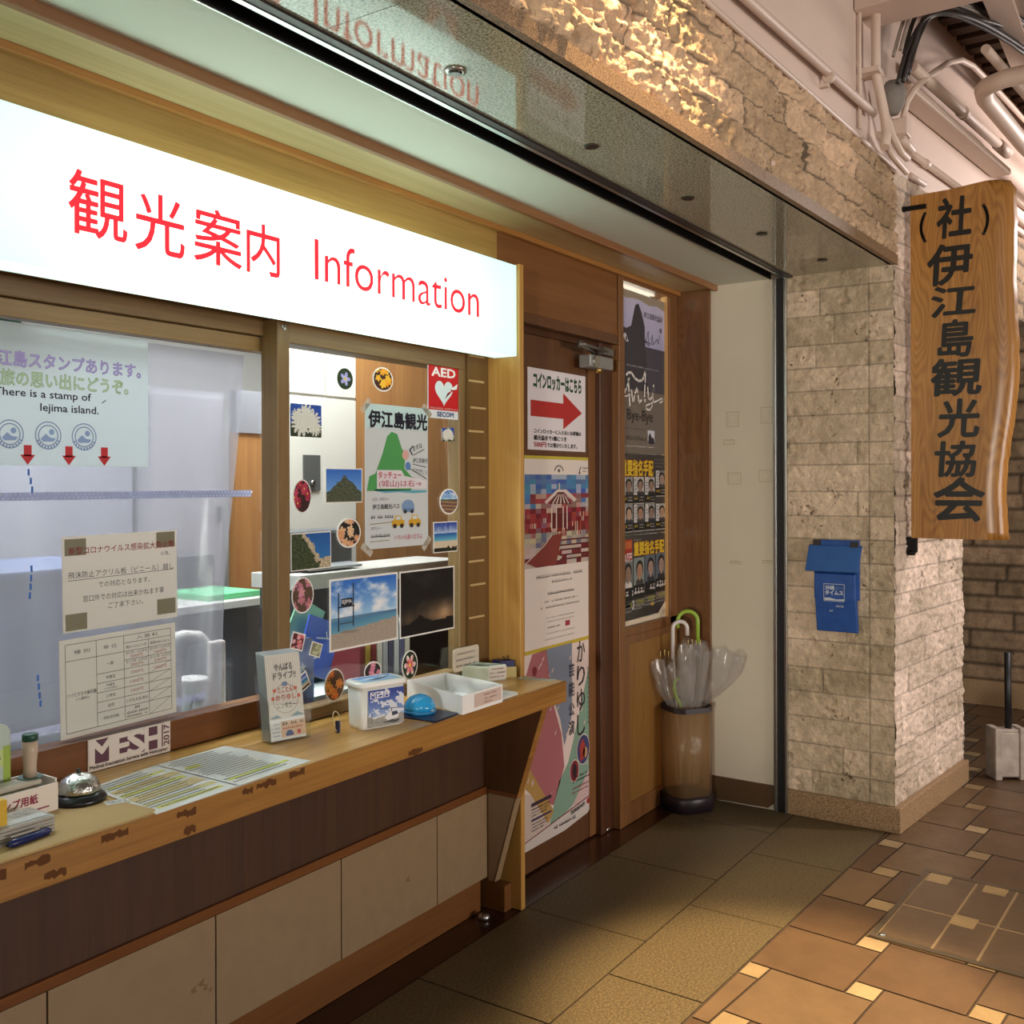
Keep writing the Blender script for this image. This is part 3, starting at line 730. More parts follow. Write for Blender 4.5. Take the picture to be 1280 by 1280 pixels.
fp.face([(LX0, LY, LZ0), (LX0, LY, LZ1), (LX0, 1.95, LZ1), (LX0, 1.95, LZ0)])
fp.face([(LX0, LY, LZ1), (LX1, LY, LZ1), (LX1, 1.95, LZ1), (LX0, 1.95, LZ1)])
fp.build('face_panel', m_acr, ls)
box('back_plate', mat('sign_white', '#f0f0ee', .6), (LX0, LX1, 1.95, 1.954, LZ0, LZ1), ls)
m_tube = mat('fluorescent_tube', '#ffffff', emit='#dcfff0', estr=7.)
for z in (1.97, 2.09):
    tb = MB()
    for a, b in ((-.35, .84), (1.24, 1.88), (1.92, 2.48)): tb.tube([(a, 1.925, z), (b, 1.925, z)], .009, 8)
    tb.build('fluorescent_tube', m_tube, ls)
A = Art((0, LY - .001, 0), *FRONT); RED = (.93, .12, .14)
for ch, x0, x1, z0, z1 in (('観', 1.172, 1.305, 1.957, 2.088), ('光', 1.325, 1.452, 1.953, 2.082), ('案', 1.478, 1.617, 1.957, 2.084), ('内', 1.632, 1.737, 1.958, 2.08)):
    A.text(ch, x0, z0, z1 - z0, RED, 1, w=x1 - x0, res=4, bold=.010)
A.build('lettering', ls, mat('red_film', '#e0202c', .4, emit='#f01c2a', estr=.75)); A = Art((0, LY - .001, 0), *FRONT)
A.text('Information', 1.857, 1.975, .108, RED, 1, w=.726, res=6, bold=-.002)
A.build('lettering', ls, mat('red_film', '#e0202c', .4, emit='#f01c2a', estr=.75))

# ================================================================== service counter
ct = empty('service_counter', (1.2, 1.95, 0), 'long wooden service counter with worn edge along the shop front', 'counter')
P = [(-.6, 1.702), (2.842, 1.702), (2.842, 1.8615), (2.817, 1.8615), (2.817, 1.9905), (2.695, 1.9905), (2.695, 1.9985), (1.856, 1.9985), (1.856, 2.0645), (-.6, 2.0645)]
wt = MB(); wt.prism([(x, y, .7285) for x, y in P], (0, 0, .0635)); wt.build('worktop', w_top, ct, .0015)
nose = MB(); nose.box(-.6, 2.843, 1.695, 1.702, .7245, .7925); nose = nose.build('nosing', w_edge, ct, .0025)
rnd = random.Random(4)
for x, z, w in ((.98, .774, .048), (1.016, .741, .043), (1.13, .776, .058), (1.30, .772, .048), (1.317, .736, .03), (1.47, .776, .03), (1.51, .778, .058), (1.607, .778, .048), (.87, .772, .077), (2.03, .732, .058)):
    wear = Art((0, 1.6948, 0), *FRONT, .0002); n = 9
    top = [(x + w * i / n, z + .009 + rnd.uniform(-.003, .004)) for i in range(n + 1)]; bot = [(x + w * i / n, z - .004 + rnd.uniform(-.004, .004)) for i in range(n, -1, -1)]
    wear.poly(top + bot, '#5e3a1c', 1); wear.build('worn_patch', ct, attr_mat('worn_wood', .7, .2))
box('upper_panel', w_dark, (-.6, 2.76, 1.972, 2.05, .42, .7285), ct)
box('rail', w_red, (-.6, 2.76, 1.962, 2.05, .396, .42), ct)
m_lam = mat('cream_laminate', '#8e775a', .5, var=.06, vscale=20)
for x0, x1 in ((.30, .743), (.747, 1.178), (1.182, 1.613), (1.617, 2.05), (2.054, 2.483), (2.487, 2.757)):
    lp = box('lower_panel', m_lam, (x0, x1, 1.958, 2.05, .115, .396), ct, .001)
for x, z, k in ((1.56, .25, 1), (1.575, .235, .7), (1.54, .243, .8), (1.592, .225, .5), (2.33, .245, .9)):
    sm = Art((0, 1.9575, 0), *FRONT, .0002)
    sm.poly([(x, z), (x + .022 * k, z + .012 * k), (x + .016 * k, z - .002), (x + .026 * k, z - .01 * k), (x + .006 * k, z - .006)], '#7d6647'); sm.build('scuff', ct, attr_mat('scuffed', .7, .2))
box('joint_backing', m_black, (-.6, 2.757, 1.965, 2.05, .115, .396), ct)
box('plinth', w_plinth, (-.6, 2.745, 1.978, 2.05, 0, .115), ct)
# tapered end bracket
wg = MB(); wg.prism([(2.762, 1.731, .728), (2.762, 1.972, .728), (2.762, 1.972, .40), (2.762, 1.840, .40)], (.028, 0, 0)); wg.build('end_bracket', wood('bracket_dark', '#3c2412', '#54341b', 'Z', 1., .4), ct, .001)
wg = MB(); wg.prism([(2.760, 1.836, .412), (2.760, 1.972, .412), (2.760, 1.972, .399), (2.760, 1.840, .399)], (.032, 0, 0)); wg.build('bracket_rail', w_red, ct)
wg = MB(); wg.prism([(2.760, 1.8405, .398), (2.760, 1.958, .398), (2.760, 1.958, .102), (2.760, 1.928, .102)], (.032, 0, 0)); wg.build('bracket_panel', m_lam, ct, .002)
wg = MB(); wg.prism([(2.7595, 1.8455, .397), (2.7595, 1.8475, .397), (2.7595, 1.9335, .104), (2.7595, 1.9315, .104)], (.002, 0, 0)); wg.build('bracket_seam', m_black, ct)
we = MB(); we.prism([(2.7605, 1.7295, .728), (2.7605, 1.732, .728), (2.7605, 1.841, .40), (2.7605, 1.8385, .40)], (.031, 0, 0)); we.build('bracket_edge', w_edge, ct)
box('bracket_foot', w_plinth, (2.775, 2.819, 1.90, 2.05, 0, .088), ct)

# ================================================================== pictures (procedural photographs)
def p_sky(u, v, hz=.5):
    t = (v - hz) / (1 - hz); c = mixc((.62, .78, .92), (.18, .42, .78), t); k = fbm(u * 4, v * 5, 3.3, 5) + .35 * (1 - abs(t - .45) * 2)
    return mixc(c, (.93, .94, .96), max(0, k) * 1.4)
def p_beach(u, v):
    if v > .46: return p_sky(u, v, .46)
    if v > .40: return mixc((.40, .55, .66), (.30, .46, .60), u)
    s = .34 - .12 * (1 - u)
    if v > s: return mixc((.42, .62, .70), (.28, .50, .66), (v - s) / .15)
    n = nz(u, v, 2, 40) * .05; return (.66 + n, .60 + n, .54 + n)
def p_night(u, v):
    h = .18 + .13 * max(0, 1 - abs(u - .35) * 5) + .05 * nz(u, 0, 1, 6)
    if v < h: return (.03, .025, .025)
    c = mixc((.10, .09, .085), (.05, .045, .045), v); g = max(0, .32 - abs(v - .25)) * max(0, .55 - abs(u - .8)) * 6 + max(0, .22 - abs(v - .25)) * max(0, .3 - abs(u - .15)) * 7
    k = fbm(u * 3, v * 4, 8, 4) * .12; return tuple(a + g * b + max(0, k) for a, b in zip(c, (.55, .42, .28)))
def p_mount(u, v):
    h = .30 + .5 * max(0, 1 - abs(u - .52) * 2.1) + .1 * nz(u, v, 4, 9)
    if v < h: n = nz(u, v, 9, 22) * .16; return (.30 + n, .32 + n, .25 + n)
    return mixc((.55, .73, .90), (.20, .42, .78), v)
def p_cliff(u, v):
    e = .62 - .5 * (v - .5) + .12 * nz(u, v, 3, 6)
    if u > e and v > .12 + u * .2: return mixc((.20, .48, .72), (.12, .34, .62), v + nz(u, v, 1, 12) * .2)
    if u > e - .12: n = nz(u, v, 5, 25) * .2; return (.72 + n, .66 + n, .55 + n)
    n = nz(u, v, 6, 20) * .18; return (.22 + n, .27 + n, .16 + n)
def flower(c1, c2, bg, n=5, sc=.5, ph=0.):
    def f(u, v):
        x, y = (u - .5) * 2, (v - .5) * 2; r = math.hypot(x, y); a = math.atan2(y, x); k = .35 + .65 * abs(math.cos(n * a / 2 + ph))
        if r < .16: return (.92, .80, .30)
        if r < sc * 1.5 * k: return mixc(c2, c1, r / (sc * 1.5) + nz(u, v, 1, 9) * .5)
        q = nz(u, v, 3, 12) * .14; return tuple(b + q for b in bg)
    return f
def bloom(c1, c2, bg, s):
    r = random.Random(s); cs = [(r.random(), r.random(), r.uniform(.13, .22), r.random() * 6, r.random(), r.choice((5, 5, 6))) for _ in range(11)]
    def f(u, v):
        for x, y, R, ph, t, n in cs:
            d = math.hypot(u - x, v - y)
            if d < R:
                a = math.atan2(v - y, u - x); k = .5 + .5 * abs(math.cos(n * a / 2 + ph))
                if d < R * .17: return (.90, .78, .32)
                if d < R * k: return mixc(mixc(c1, c2, t), c1, .6 * (1 - d / (R * k)) + nz(u, v, s, 14) * .3)
        q = nz(u, v, s, 15) * .10; return tuple(b + q for b in bg)
    return f
def p_white(u, v):
    for x, y, R in ((.35, .42, .34), (.68, .5, .30), (.5, .68, .28), (.22, .62, .2), (.8, .28, .2)):
        d = math.hypot(u - x, (v - y) * .8); a = math.atan2(v - y, u - x)
        if d < R * (.55 + .45 * abs(math.cos(7 * a + x * 9))): q = nz(u, v, 2, 25) * .10; return (.86 + q, .86 + q, .82 + q)
    return (.17, .22, .14) if v < .4 else (.14, .30, .66)
def p_field(u, v):
    if v > .62: return p_sky(u, v, .62)
    if v > .55: return (.30, .36, .30)
    return mixc((.40, .22, .30), (.62, .55, .34), .5 + .5 * math.sin(v * 40 + u * 3) + nz(u, v, 1, 20) * .4)
def p_sea(u, v):
    if v > .62: return mixc((.75, .82, .9), (.10, .22, .60), (v - .62) / .38 + nz(u, v, 1, 9) * .25)
    if v > .36: return mixc((.45, .75, .80), (.12, .36, .66), (v - .36) / .26)
    if v < .14 + .08 * nz(u, 0, 1, 9): return (.12, .14, .08)
    return (.82, .76, .66)
ell_mask = lambda u, v: math.hypot(u - .5, v - .5) <= .5

# ================================================================== stickers and papers on the right window
GY = 2.0062
K = lambda x, z: (x * .9755, z + (1.45 - z) * .0245)
def photo(label, x0, z0, x1, z1, fn, cat='photograph', nx=34, ny=26, border=0., oval=False, name='photograph', round_=0., group='photographs on the right window', tilt=0., bcol='#eeeae4', tape=False):
    (x0, z0), (x1, z1) = K(x0, z0), K(x1, z1); w, h = x1 - x0, z1 - z0
    if oval:
        ol = [(w / 2 + w / 2 * math.cos(a), h / 2 + h / 2 * math.sin(a)) for a in [2 * math.pi * i / 32 for i in range(32)]]
        o, A = sheet(name, label, cat, (x0, GY, z0), FRONT, w, h, bcol, group, outline=ol)
        b = w * .05; A.pic(b, b, w - b, h - b, fn, nx, ny, mask=ell_mask)
    else:
        o, A = sheet(name, label, cat, (x0, GY, z0), FRONT, w, h, bcol, group, round_=round_, tilt=tilt)
        A.pic(border, border, w - border, h - border, fn, nx, ny)
    A.build('print', o)
    return o, A, w, h
photo('rounded photo sticker of white spiky flowers under blue sky', 1.957, 1.58, 2.077, 1.672, p_white, 'sticker', name='photo_sticker', round_=.012)
photo('small round lilac flower sticker on white cabinet background', 2.143, 1.726, 2.209, 1.789, flower((.62, .60, .86), (.80, .78, .94), (.16, .24, .14), 5), 'sticker', oval=True, name='flower_sticker', bcol='#1f2f1c', nx=40, ny=40)
photo('round orange flower sticker on the wooden panel near the top', 2.297, 1.732, 2.392, 1.808, bloom((.95, .62, .12), (.98, .82, .28), (.30, .16, .12), 3), 'sticker', oval=True, name='flower_sticker', nx=40, ny=40)
photo('oval sticker of dark red flowers beside the post', 1.966, 1.365, 2.037, 1.46, bloom((.60, .10, .22), (.82, .30, .42), (.22, .10, .10), 5), 'sticker', oval=True, name='flower_sticker', nx=36, ny=44)
photo('photograph of a grey rocky peak under clear blue sky', 2.093, 1.391, 2.249, 1.493, p_mount, border=.003)
photo('photograph of a rugged cliff dropping to blue sea', 1.958, 1.203, 2.116, 1.309, p_cliff, border=.003, tilt=.01)
photo('round sticker of mixed flowers on black', 2.139, 1.257, 2.242, 1.346, bloom((.86, .55, .40), (.90, .86, .72), (.10, .11, .08), 7), 'sticker', oval=True, name='flower_sticker', nx=44, ny=42)
photo('tall oval sticker of pink orchids beside the post', 1.960, 1.083, 2.045, 1.185, bloom((.72, .42, .50), (.90, .68, .74), (.35, .26, .20), 9), 'sticker', oval=True, name='flower_sticker', nx=36, ny=44)
o, A, w, h = photo('large beach photograph with a dark frame of posts standing on sand', 2.108, .957, 2.411, 1.169, p_beach, nx=60, ny=44, border=.006)
A2 = Art(A.o, A.u, A.v)
for x, y0, y1 in ((.036, .055, .165), (.097, .065, .19)): A2.rect(x - .0022, y0, x + .0022, y1, '#2b3440', 3)
A2.rect(.033, .122, .102, .126, '#2b3440', 3); A2.rect(.040, .075, .097, .078, '#4a4a48', 3); A2.rect(.046, .126, .093, .148, '#1c2028', 3)
A2.text('IEJIMA', .049, .130, .014, '#e8e8e8', 4, w=.041, bold=.01); A2.poly([(.04, .05), (.1, .045), (.13, .05), (.06, .056)], '#8f8478', 3)
A2.build('sign_frame', o)
photo('dark photograph of a night sky over a black mountain', 2.421, .955, 2.706, 1.168, p_night, nx=54, ny=40, border=.005)
photo('small tilted sticker of white flowers under the red sign', 2.642, 1.587, 2.708, 1.632, p_white, 'sticker', name='photo_sticker', round_=.006, tilt=.06, nx=22, ny=16)
photo('round sticker of a striped flower field', 2.627, 1.342, 2.730, 1.429, p_field, 'sticker', oval=True, name='photo_sticker', nx=28, ny=28)
photo('photograph of blue sea horizon above a sandy beach', 2.593, 1.216, 2.724, 1.319, p_sea, border=.003, nx=30, ny=30)
photo('small pink floral sticker low beside the post', 1.951, .991, 2.002, 1.040, bloom((.80, .35, .42), (.95, .80, .82), (.35, .1, .12), 2), 'sticker', name='photo_sticker', border=.004, tilt=-.3, nx=16, ny=14)
photo('small pale green sticker tilted over the blue folder', 2.026, .963, 2.070, 1.003, bloom((.62, .66, .50), (.80, .80, .70), (.55, .52, .40), 6), 'sticker', name='photo_sticker', border=.003, tilt=-.35, nx=14, ny=12)
photo('small tilted seaside sticker low behind the leaflets', 1.980, .852, 2.040, .90, p_sea, 'sticker', name='photo_sticker', border=.004, tilt=.45, nx=18, ny=14)
photo('oval sticker of orange lilies near the counter', 2.087, .812, 2.170, .908, bloom((.92, .45, .20), (.96, .72, .30), (.42, .30, .22), 8), 'sticker', oval=True, name='flower_sticker', nx=40, ny=42)
photo('round sticker of pink flowers half hidden by the plastic tub', 2.255, .846, 2.332, .904, bloom((.80, .45, .58), (.92, .72, .78), (.16, .12, .10), 12), 'sticker', oval=True, name='flower_sticker', nx=34, ny=30)
photo('oval sticker of one white star flower on dark leaves', 2.431, .820, 2.509, .913, flower((.94, .92, .88), (.86, .20, .26), (.12, .18, .10), 6, .55), 'sticker', oval=True, name='flower_sticker', nx=40, ny=44)

# emergency sign
(x0, z0), (x1, z1) = K(2.565, 1.664), K(2.737, 1.848); w, h = x1 - x0, z1 - z0
o, A = sheet('emergency_sign', 'red and white emergency heart sign in the top right window corner', 'sign', (x0, GY, z0), FRONT, w, h, '#dfe6ea', th=.001)
x0 = 0
A.rect(.003, h * .15, w - .003, h - .003, '#c81e24'); A.text('AED', w * .12, h * .76, h * .155, '#f4efec', 2, w=w * .74, bold=.03)
hc = []
for i in range(40):
    t = 2 * math.pi * i / 40; hc.append((w * .5 + w * .285 * (16 * math.sin(t) ** 3) / 16, h * .49 + h * .24 * (13 * math.cos(t) - 5 * math.cos(2 * t) - 2 * math.cos(3 * t) - math.cos(4 * t)) / 15))
A.poly(hc, '#dceef2', 2)
A.poly([(w * .90, h * .62), (w * .70, h * .54), (w * .74, h * .50), (w * .52, h * .36), (w * .66, h * .46), (w * .62, h * .48), (w * .92, h * .58)], '#c81e24', 3)
A.poly([(w * .93, h * .66), (w * .72, h * .56), (w * .76, h * .535), (w * .90, h * .56)], '#eef6f8', 4)
A.lines(w * .06, h * .165, w * .94, h * .205, 1, '#f0d0cc', 2, .7, 3, .0)
A.text('SECOM', w * .28, h * .035, h * .085, '#22407c', 2, w=w * .52, bold=.03)
A.build('lettering', o)

# hand written poster
(x0, z0), (x1, z1) = K(2.262, 1.247), K(2.565, 1.692); w, h = x1 - x0, z1 - z0
o, A = sheet('handwritten_poster', 'hand drawn laminated poster with green mountain, taped at its corners', 'poster', (x0, GY, z0), FRONT, w, h, '#cfd4d6', rough=.18, th=.001)
A.rect(0, h * .835, w, h, '#c3dcdc', 1)
A.text('伊江島観光', w * .05, h * .84, h * .115, '#1c1a2a', 3, w=w * .93, bold=.035)
A.poly([(w * .02, h * .40), (w * .06, h * .50), (w * .15, h * .52), (w * .26, h * .66), (w * .33, h * .78), (w * .40, h * .815), (w * .49, h * .80), (w * .56, h * .70), (w * .62, h * .66), (w * .60, h * .56), (w * .72, h * .50), (w * .85, h * .475), (w * .70, h * .40)], '#4f9a56', 2)
A.poly([(w * .17, h * .545), (w * .55, h * .545), (w * .60, h * .505), (w * .98, h * .47), (w * .97, h * .415), (w * .17, h * .415)], '#dcd6dc', 3)
A.text('タッチュー', w * .19, h * .485, h * .05, '#c23a48', 4, w=w * .36, bold=.02)
A.text('(城山)は右→', w * .2, h * .42, h * .055, '#b2545c', 4, w=w * .68, bold=.005)
A.poly([(w * .14, h * .40), (w * .30, h * .385), (w * .5, h * .39), (w * .75, h * .38), (w * .97, h * .385), (w * .97, h * .40), (w * .14, h * .41)], '#5fa6b8', 2)
A.ell(w * .62, h * .655, w * .055, h * .035, '#d8a8a0', 3); A.ell(w * .66, h * .575, w * .045, h * .03, '#5a82b8', 3)
A.line([(w * .74, h * .72), (w * .69, h * .69), (w * .73, h * .66)], .004, '#1c1a2a', 4)
A.text('まずは', w * .75, h * .68, h * .04, '#3a4a40', 3, w=w * .16, rot=.3); A.line([(w * .75, h * .655), (w * .93, h * .70)], .0022, '#33363a', 3)
A.text('伊江島観光', w * .74, h * .60, h * .035, '#3a4a40', 3, w=w * .25); A.line([(w * .74, h * .59), (w * .96, h * .57)], .0022, '#33363a', 3)
A.text('バスで行こう', w * .73, h * .535, h * .033, '#3a4a40', 3, w=w * .25, rot=-.15); A.line([(w * .70, h * .555), (w * .97, h * .485)], .0022, '#33363a', 3)
A.text('伊江島観光バス', w * .10, h * .272, h * .036, '#35303a', 3, w=w * .42, bold=.01)
A.text('バス・タクシー', w * .1, h * .33, h * .026, '#45404a', 3, w=w * .26)
A.lines(w * .08, h * .20, w * .42, h * .24, 1, '#45404a', 3, .6, 5, 0); A.line([(w * .07, h * .17), (w * .40, h * .18)], .002, '#8a7a3a', 3)
A.text('タクシー', w * .08, h * .13, h * .024, '#45404a', 3, w=w * .15); A.lines(w * .08, h * .07, w * .36, h * .11, 1, '#45404a', 3, .6, 6, 0); A.line([(w * .07, h * .05), (w * .36, h * .055)], .002, '#8a7a3a', 3)
A.ell(w * .66, h * .29, w * .10, h * .045, '#7d9ac0', 3); A.rect(w * .57, h * .255, w * .76, h * .275, '#6a8ab4', 4); A.ell(w * .61, h * .25, .008, .006, '#333', 5); A.ell(w * .72, h * .25, .008, .006, '#333', 5)
for cx in (.50, .77):
    A.rect(w * (cx - .1), h * .15, w * (cx + .1), h * .19, '#d0a030', 3); A.poly([(w * (cx - .07), h * .19), (w * (cx + .07), h * .19), (w * (cx + .04), h * .225), (w * (cx - .04), h * .225)], '#d8b048', 3)
    A.ell(w * (cx - .055), h * .15, .009, .007, '#3a3028', 4); A.ell(w * (cx + .055), h * .15, .009, .007, '#3a3028', 4); A.rect(w * (cx - .035), h * .194, w * (cx + .035), h * .217, '#c8d4da', 4)
A.text('いろいろ選べますよ', w * .44, h * .05, h * .036, '#c0485a', 3, w=w * .45)
A.build('drawing', o)
for k, (cx, cz, r) in enumerate(((.01, .985, .8), (.98, .985, -.7), (.02, .0, -.6), (.97, .01, .8))):
    tb, TA = None, None
    x, z = x0 + w * cx, z0 + h * cz; c, s = math.cos(r), math.sin(r)
    pts = [(x + a * c - b * s, GY - .0014, z + a * s + b * c) for a, b in ((-.026, -.01), (.026, -.01), (.026, .01), (-.026, .01))]
    MB().prism(pts, (0, -.0004, 0)).build('tape', clear('tape_film', '#f4f0ea', .75, .2, '#e4dccf'), o)

# ================================================================== left window notices (behind the pane)
NY = 2.104
o, A = sheet('stamp_notice', 'large laminated pale notice about souvenir stamps with red arrows', 'notice', (.8536, 2.0892, 1.4898), FRONT, .669, .3085, '#c6d2d2', th=.0008, m=paper_mat('thin_paper_blue', '#e4eaea'))
def ax(x): return (x - .88) * .97
def az(z): return (z - 1.491) * .97
A.text('伊江島スタンプあります。', ax(1.15), az(1.711), .034, '#7a68ac', 2, w=.385, bold=.03); A.text('伊江島スタンプあります。', ax(1.15), az(1.711), .034, '#b2a4d8', 3, w=.385, bold=.0)
A.text('旅の思い出にどうぞ。', ax(1.192), az(1.668), .034, '#7a9a6a', 2, w=.31, bold=.03); A.text('旅の思い出にどうぞ。', ax(1.192), az(1.668), .034, '#bcd4ac', 3, w=.31, bold=.0)
A.text('There is a stamp of', ax(1.178), az(1.64), .022, '#1a1a20', 2, w=.226, bold=.015); A.text('Iejima island.', ax(1.284), az(1.61), .022, '#1a1a20', 2, w=.142, bold=.015)
for cx in (1.213, 1.303, 1.393, 1.123):
    X, Z = ax(cx), az(1.56)
    for r_ in (.030, .0225): A.ring(X, Z, r_, .0022, '#7c92be', 2)
    A.ell(X + .008, Z + .008, .0065, .0065, '#8ea6d0', 2); A.poly([(X - .018, Z - .008), (X - .006, Z + .004), (X + .004, Z - .004), (X + .018, Z - .006), (X + .012, Z - .013), (X - .012, Z - .014)], '#8ea6d0', 3)
    for k in range(9): a = math.pi * (1.15 + .7 * k / 8); A.ell(X + .0265 * math.cos(a), Z + .0265 * math.sin(a), .0022, .0026, '#7c92be', 2, 6)
for cx in (1.254, 1.354, 1.446):
    X, Z = ax(cx), az(1.514); A.rect(X - .009, Z - .002, X + .009, Z + .022, '#c02028', 2); A.poly([(X - .017, Z + .001), (X + .017, Z + .001), (X, Z - .021)], '#c02028', 2)
A.line([(ax(1.44), az(1.643)), (ax(1.45), az(1.65))], .002, '#333', 2)
A.build('lettering', o)
for pts, nm in ((((1.219, 1.475), (1.224, 1.456), (1.227, 1.437)), 'upper'), (((1.225, 1.264), (1.224, 1.244), (1.223, 1.225), (1.221, 1.206)), 'mid'), (((1.239, 1.023), (1.241, 1.004), (1.243, .984), (1.245, .966)), 'low')):
    A = Art((0, 2.0892, 0), *FRONT)
    for x, z in pts: A.rect(x - .0025, z - .007, x + .0025, z + .007, '#2a62b4')
    tag(A.build('dashed_tape'), {'upper': 'row of blue dashes on the glass right below the red arrows', 'mid': 'row of blue dashes on the glass beside the upper notice', 'low': 'row of blue dashes on the glass just above the counter'}[nm], 'marking', 'blue dashes on the left glass')

o, A = sheet('infection_notice', 'paper notice with red heading taped to the vinyl sheet', 'notice', (1.3075, NY, 1.110), FRONT, .310, .219, '#dccfc4', tilt=.012, m=paper_mat('thin_paper', '#f2e8de'))
w, h = .31, .219
for x, y in ((.006, .175), (.25, .178), (.006, .004), (.25, .012)): A.rect(x, y, x + .054, y + .038, '#a4937c', 1)
A.text('新型コロナウイルス感染拡大防止策', .016, .177, .017, '#a83038', 2, w=.285, bold=.012)
A.text('の為、', .262, .158, .011, '#3a3030', 2)
A.text('飛沫防止アクリル板（ビニール）越し', .014, .122, .016, '#3a3030', 2, w=.285); A.line([(.014, .118), (.30, .122)], .0012, '#3a3030', 2)
A.text('での対応となります。', .09, .096, .014, '#3a3030', 2, w=.14); A.text('窓口外での対応は出来かねます事', .05, .066, .015, '#3a3030', 2, w=.22); A.text('ご了承下さい。', .115, .044, .014, '#3a3030', 2, w=.095)
A.build('lettering', o)
o, A = sheet('price_table', 'printed entrance fee table hanging below the infection notice', 'notice', (1.3017, NY, .8690), FRONT, .312, .226, '#dccfc4', tilt=.018, m=paper_mat('thin_paper', '#f2e8de'))
bl = '#3a322c'; L_ = .0012
A.frame(.014, .012, .298, .214, L_, bl, 1)
for y in (.185, .155): pass
A.line([(.014, .176), (.165, .176)], L_, bl); A.line([(.165, .196), (.298, .196)], L_, bl); A.line([(.165, .176), (.298, .176)], L_, bl)
A.line([(.092, .012), (.092, .214)], L_, bl); A.line([(.165, .012), (.165, .214)], L_, bl); A.line([(.233, .012), (.233, .196)], L_, bl)
ys = [.134, .112, .090, .068, .044]
for y in ys: A.line([(.092, y), (.298, y)], L_, bl)
A.line([(.165, .155), (.298, .155)], L_, bl)
for a, b in zip(ys, ys[1:] + [.012]): A.line([(.235, b), (.296, a)], L_ * .7, bl)
A.text('種 別', .035, .19, .009, bl, 2, w=.04); A.text('単 位', .11, .19, .009, bl, 2, w=.036); A.text('入 園 料', .2, .201, .009, bl, 2, w=.06)
A.text('個人/1人につき', .17, .182, .007, bl, 2, w=.057, bold=.01); A.text('団体/20人以上', .237, .182, .007, bl, 2, w=.057, bold=.01)
A.text('ハイビスカス展示園', .017, .093, .009, bl, 2, w=.073, bold=.01); A.text('(入園料)', .038, .082, .008, bl, 2, w=.034)
for t, y in (('一般', .151), ('中高生', .119), ('小学生', .075), ('幼児', .052), ('村民(在住者)', .024)): A.text(t, .128, y, .008, bl, 2, anchor='c', bold=.01)
A.text('中高生', .128, .101, .007, bl, 2, anchor='c', bold=.01); A.text('(うち修学旅行)', .128, .093, .006, bl, 2, anchor='c')
rd = '#a83838'
for t, x, y in (('200円', .199, .158), ('160円', .266, .158), ('300円', .199, .137), ('240円', .266, .137), ('200円', .199, .119), ('180円', .266, .119), ('100円', .199, .097), ('100円', .199, .075)): A.text(t, x, y, .008, rd, 2, anchor='c', w=.034)
for x in (.199, .266): A.text('【7月~10月】', x, .168, .006, bl, 2, anchor='c', w=.055); A.text('【11月~6月】', x, .147, .006, bl, 2, anchor='c', w=.055)
A.text('小学生未満 無料', .199, .052, .008, bl, 2, anchor='c', w=.06); A.text('無料', .199, .034, .007, bl, 2, anchor='c', bold=.01); A.lines(.17, .015, .23, .032, 2, bl, 2, .7, 4, .1)
A.build('lettering', o)

# hanging clear vinyl sheet, creased
def vinyl():
    V, F = [], []; nx, nz_ = 60, 40
    for j in range(nz_ + 1):
        t = j / nz_; z = .80 + 1.00 * t; xr = 1.746 + .116 * t ** .8
        for i in range(nx + 1):
            s = i / nx; x = .0 + (xr - .0) * s
            y = 2.135 + .006 * math.sin(x * 13 + 1.5 * t) * (1.2 - t) + .002 * math.sin(x * 41 + 3 * t) * (1 - .4 * t) + .02 * (1 - t) * max(0, s - .85) / .15 * math.sin(x * 60)
            V.append((x, y, z))
    for j in range(nz_):
        for i in range(nx): a = j * (nx + 1) + i; F.append((a, a + 1, a + nx + 2, a + nx + 1))
    me = bpy.data.meshes.new('vinyl_sheet'); me.from_pydata(V, [], F); me.polygons.foreach_set('use_smooth', [True] * len(F))
    return tag(link('vinyl_sheet', me, clear('vinyl_film', '#f0eef4', .52, .22, '#b4b0ba')), 'clear hazy vinyl sheet hanging behind the left service window', 'vinyl sheet')
vinyl()
def washi(z, label, x1=1.858, y=2.104):
    o, A = sheet('masking_tape', label, 'tape', (0.9, y, z), FRONT, x1 - .9, .018, '#b8b8ca', m=paper_mat('thin_tape', '#ccccde'))
    n = int((x1 - .9) / .011)
    for i in range(n):
        for k in (0, 1): A.ell(.006 + i * .011 + .0055 * k, .0048 + .0085 * k, .0042, .0036, '#e4e4f0', 1, 8)
    A.build('print', o, paper_mat('thin_tape_dots', '#fafaff'))
washi(1.413, 'dotted masking tape running straight across the left window'); washi(.879, 'dotted masking tape low on the vinyl sheet just above the counter', 1.74, 2.148)

# banner cloth over the rail
o, A = sheet('rescue_banner', 'small white and purple lettered cloth draped over the window rail', 'banner', (1.342, 2.0640, .7935), FRONT, .222, .074, '#d4cac0', th=.0015)
A.poly([(.004, .016), (.2, .016), (.2, .070), (.004, .070)], '#5a3444', 1)
for t, x, w in (('M', .005, .06), ('E', .068, .038), ('S', .104, .044), ('H', .150, .044)): A.text(t, x, .016, .055, '#d8cfc6', 2, w=w, bold=.03)
A.text('2017', .218, .018, .016, '#5a3444', 2, w=.05, rot=math.pi / 2, bold=.02); A.text('Medical Evacuation Service with Helicopter', .004, .003, .0105, '#2c1a20', 2, w=.21, bold=.02)
A.build('lettering', o)

